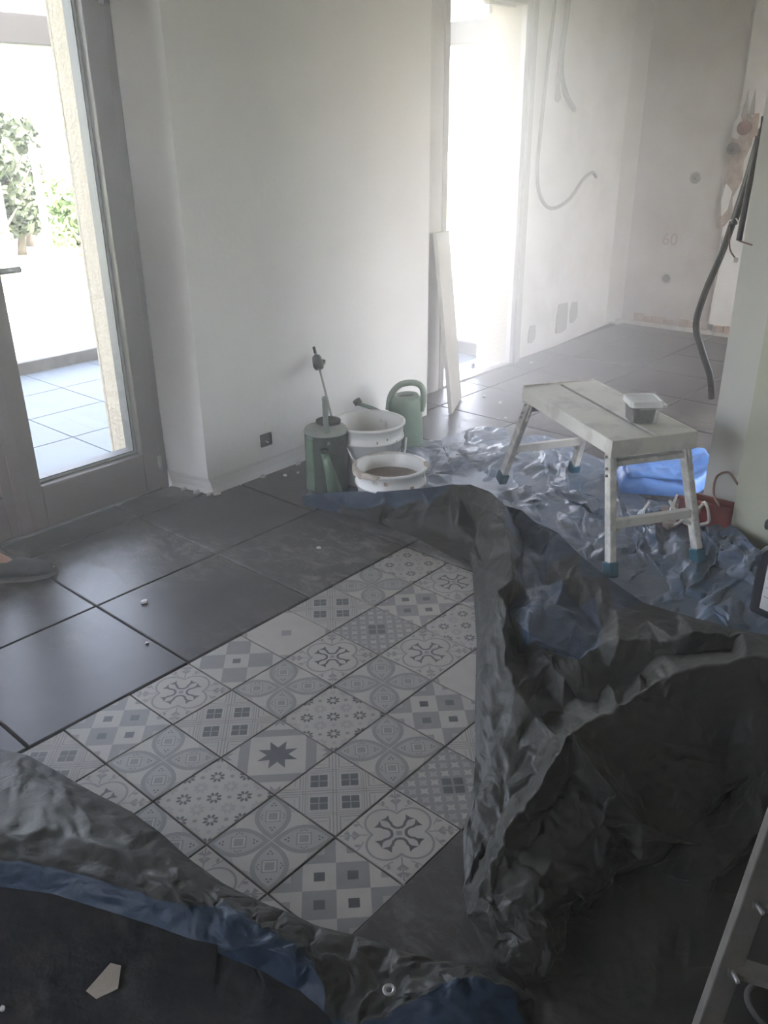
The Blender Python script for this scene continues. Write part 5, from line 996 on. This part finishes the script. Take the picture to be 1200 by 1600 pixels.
UNDER_V = [(-1.45,-1.0,0.03,0),(-0.72,-1.75,0.03,0),(-0.24,-2.68,0.03,0),(0.01,-3.32,0.03,0),(0.32,-4.04,0.03,0),(0.49,-4.41,0.03,0),(0.68,-4.83,0.03,0),(0.75,-5.5,0.03,0),(0.91,-6.39,0.03,0),(0.42,-6.76,0.03,0),(-0.68,-5.76,0.03,0),(-1.96,-4.28,0.03,0),(-2.54,-3.34,0.03,0),(-2.12,-2.18,0.03,0),(-0.94,-2.97,0.04,0),(-0.46,-3.72,0.04,0),(-0.12,-4.52,0.05,0),(-1.04,-3.81,0.04,0),(-0.72,-4.68,0.04,0),(0.21,-5.0,0.06,0),(0.12,-5.5,0.05,0),(-1.53,-3.74,0.03,0),(0.31,-4.44,0.05,0),(0.41,-5.82,0.04,0)]
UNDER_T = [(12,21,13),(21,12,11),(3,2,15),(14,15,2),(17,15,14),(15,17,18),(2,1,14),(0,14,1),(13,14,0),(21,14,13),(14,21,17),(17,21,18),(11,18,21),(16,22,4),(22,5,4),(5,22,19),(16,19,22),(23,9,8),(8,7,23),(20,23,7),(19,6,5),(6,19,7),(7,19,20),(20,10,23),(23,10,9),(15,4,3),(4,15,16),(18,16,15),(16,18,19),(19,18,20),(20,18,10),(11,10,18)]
def vnoise(p, seed):
    """smooth value noise on an (n,3) array"""
    i = np.floor(p).astype(np.int64); f = p-i; f = f*f*(3-2*f); out = np.zeros(len(p))
    for dx in (0, 1):
        for dy in (0, 1):
            for dz in (0, 1):
                h = ((i[:, 0]+dx)*374761393+(i[:, 1]+dy)*668265263+(i[:, 2]+dz)*2147483647+seed*974711) & 0xffffffff
                h = ((h ^ (h >> 13))*1274126177) & 0xffffffff
                h = ((h ^ (h >> 16)) & 0xffff)/65535.0
                w = (f[:, 0] if dx else 1-f[:, 0])*(f[:, 1] if dy else 1-f[:, 1])*(f[:, 2] if dz else 1-f[:, 2])
                out += w*h
    return out
def crumple(p, freq, seed, stretch=None):
    """sharp creases between nearly flat facets"""
    q = p.copy()
    if stretch is not None:
        d = np.array(stretch[:3])/np.linalg.norm(stretch[:3]); q = q-np.outer(q@d, d)*(1-1/stretch[3])
    q = q*freq
    w = np.stack([vnoise(q*0.6+11.3, seed+1), vnoise(q*0.6+37.1, seed+2), vnoise(q*0.6+71.9, seed+3)], 1)-0.5
    q = q+w*1.3
    n = vnoise(q, seed+4)+0.45*vnoise(q*2.1+5.0, seed+5)
    return 1-np.abs(2*((n*1.6) % 1.0)-1)
def subdiv(v, f, flag):
    e = {}; nv = [*v]; nf = []; nfl = []
    def mid(a, b):
        k = (a, b) if a < b else (b, a)
        if k not in e: e[k] = len(nv); nv.append((nv[a]+nv[b])*0.5)
        return e[k]
    for (a, b, c), g in zip(f, flag):
        ab, bc_, ca = mid(a, b), mid(b, c), mid(c, a)
        nf += [(a, ab, ca), (ab, b, bc_), (ca, bc_, c), (ab, bc_, ca)]; nfl += [g]*4
    return nv, nf, nfl
def laplace(v, f, it, lam=0.5):
    v = np.array(v); f = np.array(f)
    E = np.concatenate([f[:, [0, 1]], f[:, [1, 2]], f[:, [2, 0]]]); E = np.sort(E, 1)
    U, cnt = np.unique(E, axis=0, return_counts=True)
    bd = np.zeros(len(v), bool); bd[U[cnt == 1].ravel()] = True
    B = U[cnt == 1]
    for _ in range(it):
        s_ = np.zeros_like(v); n = np.zeros(len(v))
        np.add.at(s_, U[:, 0], v[U[:, 1]]); np.add.at(s_, U[:, 1], v[U[:, 0]])
        np.add.at(n, U[:, 0], 1); np.add.at(n, U[:, 1], 1)
        t = s_/n[:, None]
        sb = np.zeros_like(v); nb = np.zeros(len(v))
        np.add.at(sb, B[:, 0], v[B[:, 1]]); np.add.at(sb, B[:, 1], v[B[:, 0]]); np.add.at(nb, B[:, 0], 1); np.add.at(nb, B[:, 1], 1)
        k = bd & (nb > 0); t[k] = sb[k]/nb[k][:, None]
        v = v+(t-v)*lam
    return v, bd
def vnormals(v, f):
    f = np.array(f); n = np.cross(v[f[:, 1]]-v[f[:, 0]], v[f[:, 2]]-v[f[:, 0]]); o = np.zeros_like(v)
    for k in range(3): np.add.at(o, f[:, k], n)
    return o/(np.linalg.norm(o, axis=1)[:, None]+1e-9)
def sheet(name, V_, T_, mats, parent, jit, sm, amps, seed, floor_z=0.012, flagmin=2):
    """control net -> dense sheet: every subdivision kicks the new points a little, which leaves flat facets and sharp creases"""
    v = [np.array(p[:3]) for p in V_]; f = list(T_)
    fl = [1 if sum(V_[i][3] for i in t_) >= flagmin else 0 for t_ in f]
    nz = sum(np.cross(v[b]-v[a], v[c]-v[a])[2] for a, b, c in f)
    if nz < 0: f = [(a, c, b) for a, b, c in f]
    rs_ = np.random.RandomState(seed)
    for L, (a_n, a_t) in enumerate(jit):
        n_old = len(v)
        v, f, fl = subdiv(v, f, fl)
        va = np.array(v); fa = np.array(f)
        nn = vnormals(va, f)
        E_ = np.sort(np.concatenate([fa[:, [0, 1]], fa[:, [1, 2]], fa[:, [2, 0]]]), 1)
        U_, cn = np.unique(E_, axis=0, return_counts=True)
        bd = np.zeros(len(va), bool); bd[U_[cn == 1].ravel()] = True
        k = np.ones(len(va)); k[bd] = 0.15
        if L == 0: k[:n_old] = 0
        kk = (k*rs_.uniform(-1, 1, len(va)))[:, None]
        va = va+nn*kk*a_n+rs_.uniform(-1, 1, va.shape)*a_t*(k[:, None])
        v = [*va]
    if sm: v, bd = laplace(v, f, sm, 0.35)
    v = np.array(v)
    if amps:
        n = vnormals(v, f); d = np.zeros(len(v))
        for (fr, am, st_) in amps:
            d += am*(crumple(v, fr, seed, st_)-0.5); seed += 17
        v = v+n*(d*np.where(bd, 0.25, 1.0))[:, None]
    v[:, 2] = np.maximum(v[:, 2], floor_z+0.006*vnoise(v*3, 5))
    b = MB(); b.v = [tuple(p) for p in v]; b.f = f; b.m = fl; b.sm = [True]*len(f)
    return b.build(name, mats, parent)
bt = thing('tarpaulin', (10.5, -2, 0), 'crumpled blue plastic sheet spread flat under the step stool and buckets', 'tarpaulin')
sheet('spread_sheet', SHEET_V, SHEET_T, [M['tarp_floor']], bt, [(0.010, 0.10), (0.006, 0.05), (0.003, 0.02), (0.0015, 0.006), (0.001, 0.002)], 5, [(0.75, 0.050, (0.85, -0.52, 0, 3.2)), (1.7, 0.030, (0.65, -0.75, 0, 3.0)), (1.5, 0.022, (0.3, 0.95, 0, 2.8)), (4.0, 0.010, (0.8, -0.6, 0, 2.0))], 3, 0.015)
gt = thing('tarpaulin', (5, -6, 0), 'heavy grey-green tarpaulin with blue reverse, bunched in a heap over the patterned tiles', 'tarpaulin')
sheet('bunched_heap', HEAP_V, HEAP_T, [M['tarp_grey'], M['tarp_blue']], gt, [(0.012, 0.03), (0.007, 0.012), (0.004, 0.004), (0.0015, 0.001)], 2, [(1.2, 0.012, (0.5, -0.6, 0.5, 3.0)), (2.6, 0.008, (0.5, -0.6, 0.5, 2.0))], 29, 0.02, 2)
sheet('front_flap', FLAP_V, FLAP_T, [M['tarp_grey'], M['tarp_blue']], gt, [(0.010, 0.03), (0.007, 0.012), (0.004, 0.005), (0.0015, 0.001)], 3, [(3.0, 0.006, (0.8, -0.6, 0, 2.4))], 57, 0.035, 3)
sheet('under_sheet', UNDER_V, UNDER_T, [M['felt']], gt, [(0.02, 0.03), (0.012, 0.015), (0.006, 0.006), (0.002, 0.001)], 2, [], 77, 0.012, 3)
for gc in ((0.90, -5.74, 0.20),):
    MB().lathe([(0.028, 0), (0.05, 0.015), (0.062, 0), (0.05, -0.01), (0.028, 0)], gc, 16).build('grommet', M['steel'], gt)

# bright blue folded sheet beyond the stool
t = thing('folded_sheet', (14.2, -2.3, 0), 'bright blue folded sheet lying flat behind the near stool legs', 'folded sheet')
pts = [(12.95, -1.9), (13.6, -1.45), (14.6, -1.55), (15.9, -2.5), (15.0, -3.2), (13.6, -3.15)]
def puff(pts, z0, z1, name, mt, parent, seed, n=26):
    cx = sum(p[0] for p in pts)/len(pts); cy = sum(p[1] for p in pts)/len(pts)
    ring = []
    for i in range(len(pts)):
        a, b = pts[i], pts[(i+1) % len(pts)]
        for k in range(8): ring.append((a[0]+(b[0]-a[0])*k/8, a[1]+(b[1]-a[1])*k/8))
    R = len(ring); lv = [(1.0, 0.0), (1.03, 0.35), (1.02, 0.75), (0.97, 0.95)]+[(q, 1.0) for q in (0.9, 0.8, 0.7, 0.6, 0.5, 0.4, 0.3, 0.2, 0.1)]
    vs = []
    for s_, h in lv:
        for x, y in ring: vs.append((cx+(x-cx)*s_, cy+(y-cy)*s_, z0+(z1-z0)*h))
    vs.append((cx, cy, z1)); v = np.array(vs)
    v[:, 2] += np.where(v[:, 2] > z0+0.7*(z1-z0), 0.14, 0)*(crumple(v, 1.1, seed)-0.5)+np.where(v[:, 2] > z0+0.1, 0.05, 0)*(crumple(v, 3.0, seed+9)-0.5)
    fs = [(i*R+k, i*R+(k+1) % R, (i+1)*R+(k+1) % R, (i+1)*R+k) for i in range(len(lv)-1) for k in range(R)]+[((len(lv)-1)*R+k, (len(lv)-1)*R+(k+1) % R, len(vs)-1) for k in range(R)]
    b = MB(); b.add(v, fs, 0, True); return b.build(name, mt, parent)
puff(pts, 0.02, 0.34, 'folded_stack', M['blue_bag'], t, 91)
puff([(13.05, -1.95), (13.6, -1.62), (14.4, -1.7), (14.6, -2.7), (13.65, -3.0)], 0.36, 0.46, 'top_fold', M['blue_bag'], t, 95)

# ------------------------------------------------------------------ rubbish against the partition
t = thing('red_crate', (12.3, -4.1, 0), 'low red plastic crate of scraps against the partition end', 'crate')
b = MB(); X0, X1, Y0, Y1, Z0, Z1 = 12.05, 12.56, -4.48, -3.5, 0.03, 0.62
b.box((X0, Y0, Z0), (X1, Y1, Z0+0.05)); b.build('crate_base', M['red'], t)
for i_, (p, q) in enumerate((((X0, Y0, Z0+.05), (X0+.05, Y1, Z1)), ((X1-.05, Y0, Z0+.05), (X1, Y1, Z1)), ((X0+.05, Y0, Z0+.05), (X1-.05, Y0+.05, Z1)), ((X0+.05, Y1-.05, Z0+.05), (X1-.05, Y1, Z1)))):
    MB().box(p, q).build('crate_side', M['red'], t, bevel=0.012)
MB().box((X0-.03, Y0-.02, Z1), (X0+.06, Y1+.03, Z1+.05)).build('crate_rim', M['red'], t)
rs = random.Random(11)
for k in range(16):
    x, y = 12.0+rs.uniform(-.15, 1.0), -3.5+rs.uniform(-0.15, 0.75)
    r = rs.uniform(0.06, 0.15); pts = [(x+r*rs.uniform(.6, 1.2)*math.cos(q), y+r*rs.uniform(.6, 1.2)*math.sin(q)) for q in (0, 1.1, 2.2, 3.3, 4.5, 5.4)]
    mk_ = rs.choice(['cavity', 'mortar', 'brick']); ml = {'cavity': 'brown broken plaster', 'mortar': 'pale grey mortar', 'brick': 'red broken brick'}[mk_]
    tag(MB().prism(pts, 0.03, 0.03+r*rs.uniform(.7, 1.4)).build('rubble_piece', M[mk_], bevel=0.015),
        'small lump of '+ml+' in the rubble beside the partition end', 'rubble', ml+' lumps beside the partition')
wlab = ['thick white cable running over the rubble to the red crate', 'thin white cable looping low over the rubble', 'white cable hooked over the blue sheet edge', 'pale cable tangled in front of the red crate']
wpts = [([(13.3, -3.2, .25), (12.9, -3.35, .62), (12.55, -3.45, .55), (12.2, -3.62, .62), (12.0, -3.9, .55)], 0.05),
        ([(12.7, -3.2, .4), (12.2, -3.3, .2), (11.85, -3.5, .12), (11.8, -3.8, .4), (12.0, -4.0, .66)], 0.028),
        ([(12.2, -2.85, .3), (11.75, -2.95, .3), (11.6, -3.05, .14), (11.75, -3.15, .10)], 0.028),
        ([(12.1, -3.3, .5), (11.85, -3.75, .25), (11.9, -4.1, .32), (11.8, -4.2, .5), (12.0, -4.0, .7), (11.9, -3.9, .3)], 0.03)]
for lb, (pp, r) in zip(wlab, wpts): tag(MB().tube(spline(pp, 7), r, 8).build('loose_cable', M['white_cable']), lb, 'cable')
tag(MB().tube(spline([(12.0, -4.3, .7), (12.3, -4.05, .78), (12.5, -3.98, 1.05), (12.45, -4.2, 1.22), (12.15, -4.5, 1.15)], 7), 0.022, 8).build('loose_wire', M['orange']), 'stiff brown wire arching up from the red crate', 'cable')

# ------------------------------------------------------------------ black canister at the right edge
cx0, cy0 = 9.72, -5.72
t = thing('jerrycan', (9.5, -6.4, 0), 'black plastic jerrycan with white label and raised handle, at the right edge', 'canister')
fd = V3(-0.25, -0.97, 0); sd = V3(0.97, -0.25, 0)
def jp(a, b_, z): return V3(cx0, cy0, 0)+fd*a+sd*b_*0.0+V3(0.97, -0.25, 0)*b_+V3(0, 0, z)
b = MB()
prof = [(0.0, 0.04), (0.0, 1.12), (0.10, 1.26), (0.95, 1.30), (1.05, 1.18), (1.05, 0.04)]
vs = [jp(a, 0.0, z) for a, z in prof]+[jp(a, 0.62, z) for a, z in prof]; n = len(prof)
b.add(vs, [tuple(range(n)), tuple(range(n, 2*n))[::-1]]+[(k, n+k, n+(k+1) % n, (k+1) % n) for k in range(n)])
b.build('canister_body', M['jerry'], t, bevel=0.07)
b = MB(); b.add([jp(a, -0.012, z) for a, z in ((.20, .20), (.20, 1.02), (.9, 1.02), (.9, .20))]+[jp(a, 0.03, z) for a, z in ((.20, .20), (.20, 1.02), (.9, 1.02), (.9, .20))], [(0, 1, 2, 3), (4, 7, 6, 5), (0, 4, 5, 1), (1, 5, 6, 2), (2, 6, 7, 3), (3, 7, 4, 0)])
lb = b.build('paper_label', M['label'], t)
for z in (0.42, 0.58, 0.74, 0.90):
    b = MB(); q = [jp(.24, -0.018, z), jp(.24, -0.018, z+0.012), jp(.86, -0.018, z+0.012), jp(.86, -0.018, z)]
    b.add(q, [(0, 1, 2, 3)]); b.build('label_line', M['ink'], lb)
MB().tube(spline([jp(-0.06, 0.2, 1.50), jp(0.1, 0.22, 1.52), jp(0.5, 0.28, 1.50), jp(0.9, 0.3, 1.42), jp(1.0, 0.3, 1.2)], 6), 0.085, 12).build('handle', M['jerry'], t)
MB().tube([jp(0.12, 0.22, 1.2), jp(0.12, 0.22, 1.5)], 0.09, 12).build('handle_post', M['jerry'], t)

# ------------------------------------------------------------------ ladder in the right foreground
t = thing('step_ladder', (2.4, -8.3, 0), 'worn grey wooden step ladder in the lower right corner', 'ladder')
la, lb2 = V3(2.24,-7.99,0.0), V3(2.85,-8.14,3.0)
MB().bar(la, lb2, 0.10, 0.20, up=tuple(V3(0.66, -0.75, 0))).build('side_rail', M['ladder'], t, bevel=0.015)
off = V3(0.55, -1.6, 0)
MB().bar(la+off, lb2+off, 0.10, 0.20, up=tuple(V3(0.66, -0.75, 0))).build('side_rail', M['ladder'], t, bevel=0.015)
for q in (0.1, 0.32, 0.54, 0.76, 0.96):
    p = la*(1-q)+lb2*q
    MB().bar(p, p+off, 0.17, 0.07).build('rung', M['ladder'], t, bevel=0.01)
    MB().tube([p+V3(-.05, -.05, .02), p+V3(-.12, -.12, .02)], 0.02, 8).build('bolt', M['steel'], t)

tag(MB().tube(spline([(3.35, -8.25, 0.10), (3.05, -8.12, 0.10), (2.85, -8.25, 0.10), (2.75, -8.6, 0.10)], 6), 0.025, 8).build('floor_cable', M['cable']), 'grey cable on the floor between the ladder rails, nearer the rail in view', 'cable')
tag(MB().tube(spline([(3.5, -8.3, 0.10), (3.25, -8.32, 0.10), (3.05, -8.5, 0.10), (2.95, -8.9, 0.10)], 6), 0.025, 8).build('floor_cable', M['cable']), 'grey cable on the floor in the extreme lower right corner', 'cable')

# small card and plaster crumbs on the floor
tag(MB().prism([(-0.82, -3.60), (-0.52, -3.52), (-0.47, -3.62), (-0.62, -3.80), (-0.80, -3.74)], 0.045, 0.055).build('card_scrap', M['paper']), 'small torn beige card lying on the dark floor at lower left', 'card')
crumbs = [(17.0, 4.5), (15.5, 3.0), (15.7, 2.9), (16.8, 3.8), (21.3, 5.6), (22.3, 5.5), (12.6, 2.2), (18.6, 0.5), (18.2, -0.3), (2.9, 0.9), (3.6, 2.0), (1.2, 3.4), (1.4, 3.0), (-1.4, -3.2), (6.9, 1.2), (9.0, 4.4), (9.3, 4.3), (16.2, -0.9), (14.9, -2.2), (10.5, 4.1)]
for (x, y) in crumbs:
    r = random.uniform(0.03, 0.065); pts = [(x+r*math.cos(q)*random.uniform(.6, 1.2), y+r*math.sin(q)*random.uniform(.6, 1.2)) for q in (0, 1.2, 2.5, 3.8, 5.0)]
    where = ('on the bright floor by the narrow door' if x > 15 and y > 2 else 'on the floor beyond the step stool' if x > 12 else 'at the foot of the wall beside the watering cans' if x > 8
             else 'on the dark tiles before the glazed door' if y > 0 else 'on the dark floor at lower left')
    tag(MB().prism(pts, 0.006 if y > -3 or x > 3 else 0.05, 0.006+r*0.7 if y > -3 or x > 3 else 0.05+r*0.7).build('plaster_crumb', M['rawpale']), 'tiny pale plaster crumb '+where, 'crumb', 'plaster crumbs '+where)

# ------------------------------------------------------------------ person stepping in at the left edge
def skinned(name, verts, edges, radii, mt, parent, root_i=0, sub=2):
    r = ORG[parent.name]
    me = bpy.data.meshes.new(name); me.from_pydata([tuple((V3(*v)-r)*S) for v in verts], edges, []); me.materials.append(mt)
    o = bpy.data.objects.new(name, me); COL.objects.link(o); o.parent = parent; ORG[o.name] = r
    o.modifiers.new('skin', 'SKIN')
    for i, sv in enumerate(me.skin_vertices[0].data):
        q = radii[i]; q = q if isinstance(q, tuple) else (q, q)
        sv.radius = (q[0]*S, q[1]*S); sv.use_root = (i == root_i)
    m_ = o.modifiers.new('sub', 'SUBSURF'); m_.levels = sub; m_.render_levels = sub
    me.polygons.foreach_set('use_smooth', [True]*len(me.polygons))
    return o
pt = thing('person', (0.9, 4.4, 0), 'person in a black canvas shoe with bare ankle, stepping in at the left edge', 'person')
bv = [(0.45, 4.15, 4.55), (0.40, 4.12, 5.3), (0.42, 4.10, 6.1), (0.46, 4.08, 6.85), (0.50, 4.08, 7.25), (0.58, 4.05, 7.55), (0.62, 4.03, 8.0), (0.62, 4.03, 8.35),
      (0.75, 4.55, 4.35), (1.55, 4.62, 2.45), (1.75, 4.80, 1.5), (2.24, 4.79, 0.52), (2.46, 4.63, 0.36), (2.72, 4.44, 0.17),
      (0.20, 3.75, 4.35), (0.35, 3.62, 2.35), (0.15, 3.55, 1.3), (-0.15, 3.55, 0.45), (0.15, 3.42, 0.22), (0.65, 3.2, 0.14),
      (0.62, 4.75, 6.85), (0.80, 5.05, 6.6), (0.95, 5.15, 5.3), (1.25, 4.9, 4.3), (1.35, 4.8, 3.95),
      (0.25, 3.45, 6.85), (0.10, 3.15, 6.6), (0.0, 3.0, 5.3), (0.35, 2.85, 4.3), (0.45, 2.8, 3.95)]
be = [(0,1),(1,2),(2,3),(3,4),(4,5),(5,6),(6,7),(0,8),(8,9),(9,10),(10,11),(11,12),(12,13),(0,14),(14,15),(15,16),(16,17),(17,18),(18,19),(3,20),(20,21),(21,22),(22,23),(23,24),(3,25),(25,26),(26,27),(27,28),(28,29)]
br = [(0.62,0.75),(0.5,0.66),(0.55,0.75),(0.5,0.7),(0.28,0.28),(0.33,0.30),(0.42,0.38),(0.30,0.28),
      (0.44,0.44),(0.28,0.28),(0.27,0.27),(0.17,0.17),(0.15,0.13),(0.09,0.06), (0.44,0.44),(0.28,0.28),(0.27,0.27),(0.17,0.17),(0.19,0.15),(0.15,0.09),
      0.30,0.26,0.20,0.13,0.14, 0.30,0.26,0.20,0.13,0.14]
skinned('body', bv, be, br, M['skin'], pt)
# shirt and shorts
skinned('shirt', [(0.46, 4.16, 4.25), bv[1], bv[2], bv[3], (0.48, 4.08, 7.12), bv[20], bv[21], (0.87, 5.1, 5.9), bv[25], bv[26], (0.05, 3.08, 5.9)],
        [(0,1),(1,2),(2,3),(3,4),(3,5),(5,6),(6,7),(3,8),(8,9),(9,10)], [(0.74,0.86),(0.62,0.78),(0.62,0.82),(0.56,0.76),(0.34,0.34),0.36,0.33,0.3,0.36,0.33,0.3], M['shirt'], pt)
skinned('shorts', [(0.45, 4.15, 4.75), (0.75, 4.55, 4.35), (1.28, 4.6, 3.1), (0.20, 3.75, 4.35), (0.30, 3.66, 3.1)], [(0,1),(1,2),(0,3),(3,4)], [(0.7,0.8),0.52,0.42,0.52,0.42], M['trouser'], pt)
# shoes: low slip-on with an open instep
def shoe(heel, toe, parent):
    h, t_ = V3(*heel), V3(*toe); d = t_-h; L = np.linalg.norm(d); d /= L; s_ = np.cross(V3(0,0,1), d)
    def ring(u, w, z0, z1, n=14):
        out = []
        for k in range(n):
            a = 2*math.pi*k/n; out.append(h+d*(u*L)+s_*(w*math.cos(a))+V3(0, 0, z0+(z1-z0)*(0.5+0.5*math.sin(a))))
        return out
    prof = [(0.0, .06, .03, .16), (0.02, .13, .03, .38), (0.10, .19, .03, .46), (0.28, .20, .03, .42), (0.42, .22, .03, .37), (0.60, .25, .03, .33), (0.78, .24, .03, .26), (0.92, .18, .03, .21), (1.0, .06, .04, .13)]
    b = MB(); R = [ring(*p) for p in prof]; n = 14; vs = [q for r in R for q in r]
    fs = [(i*n+k, i*n+(k+1) % n, (i+1)*n+(k+1) % n, (i+1)*n+k) for i in range(len(R)-1) for k in range(n)]+[tuple(range(n))[::-1], tuple((len(R)-1)*n+k for k in range(n))]
    b.add(vs, fs, 0, True); sh = b.build('shoe', M['shoe'], parent)
    out = [(0, .07), (.06, .17), (.3, .20), (.5, .23), (.7, .26), (.9, .20), (1.01, .08)]
    poly = [tuple((h+d*(u*L)+s_*w)[:2]) for u, w in out]+[tuple((h+d*(u*L)-s_*w)[:2]) for u, w in out[::-1]]
    MB().prism(poly, 0.008, 0.07).build('sole', M['sole'], sh, bevel=0.01)
    MB().bar(t_+V3(0, 0, .14)-d*0.10-s_*.03, t_+V3(0, 0, .13)-d*0.03, 0.08, 0.04).build('toe_patch', M['paper'], sh)
shoe((2.12, 4.87, 0), (3.20, 4.10, 0), pt)
shoe((-0.30, 3.65, 0), (0.85, 3.10, 0), pt)
# face and hair
for s_ in (-1, 1):
    c = V3(0.98, 4.03+s_*0.15, 8.0)
    b = MB(); b.lathe([(0.001, -.05), (.04, -.03), (.05, 0), (.04, .03), (.001, .05)], c, 10); b.build('eye', M['bead'], pt)
    b = MB(); b.lathe([(0.001, -.1), (.05, -.07), (.06, 0), (.05, .07), (.001, .1)], V3(0.6, 4.03+s_*0.40, 7.95), 10); b.build('ear', M['skin'], pt)
MB().tube([(0.98, 4.03, 8.0), (1.1, 4.03, 7.85), (1.0, 4.03, 7.8)], [0.04, 0.07, 0.05], 8).build('nose', M['skin'], pt)
MB().tube([(0.97, 3.92, 7.66), (1.0, 4.03, 7.65), (0.97, 4.14, 7.66)], 0.025, 6).build('mouth', M['clay'], pt)
b = MB(); b.lathe([(0.44, -.1), (0.46, .15), (0.40, .36), (0.22, .50), (0.001, .54)], (0.54, 4.03, 8.05), 20); b.build('hair', M['hair'], pt)
for (wx, wy, wz, sx) in ((1.35, 4.8, 3.95, 1), (0.45, 2.8, 3.95, 1)):
    vv = [(wx, wy, wz), (wx+.05, wy, wz-.28)]; ee = [(0, 1)]; rr = [(0.13, .09), (0.16, .08)]
    for k, (dy, L) in enumerate(((-.12, .34), (-.04, .40), (.04, .38), (.12, .30))):
        vv += [(wx+.06, wy+dy, wz-.36), (wx+.09, wy+dy*1.15, wz-.36-L*.5), (wx+.05, wy+dy*1.15, wz-.36-L)]; n0 = len(vv)-3
        ee += [(1, n0), (n0, n0+1), (n0+1, n0+2)]; rr += [.045, .042, .036]
    vv += [(wx+.12, wy-.16, wz-.12), (wx+.2, wy-.2, wz-.32)]; ee += [(0, len(vv)-2), (len(vv)-2, len(vv)-1)]; rr += [.05, .04]
    skinned('hand', vv, ee, rr, M['skin'], pt)

# ------------------------------------------------------------------ added haze volumes that imitate veiling lens flare
def haze(name, a, b, dens):
    hm = bpy.data.materials.new(name); hm.use_nodes = True
    nt = hm.node_tree; nt.nodes.clear()
    o_ = nt.nodes.new('ShaderNodeOutputMaterial'); vs_ = nt.nodes.new('ShaderNodeVolumeScatter')
    vs_.inputs['Density'].default_value = dens
    vs_.inputs['Anisotropy'].default_value = 0.7
    vs_.inputs['Color'].default_value = (0.985, 0.985, 1.0, 1)
    nt.links.new(vs_.outputs[0], o_.inputs['Volume'])
    o = MB().box(a, b).build(name, hm); o['kind'] = 'structure'
haze('flare_haze', (-12.4, -16.4, 0.001), (29.2, -0.5, 12.4), HAZE_NEAR)
haze('flare_haze', (-12.4, -0.498, 0.001), (9.5, 5.85, 12.4), HAZE_NEAR)
haze('door_flare_haze', (9.502, -0.498, 0.001), (23.5, 6.0, 12.4), HAZE_DOOR)  # denser volume added to imitate lens bloom around the narrow door
haze('flare_haze', (23.502, -0.498, 0.001), (29.2, 6.2, 12.4), HAZE_NEAR)
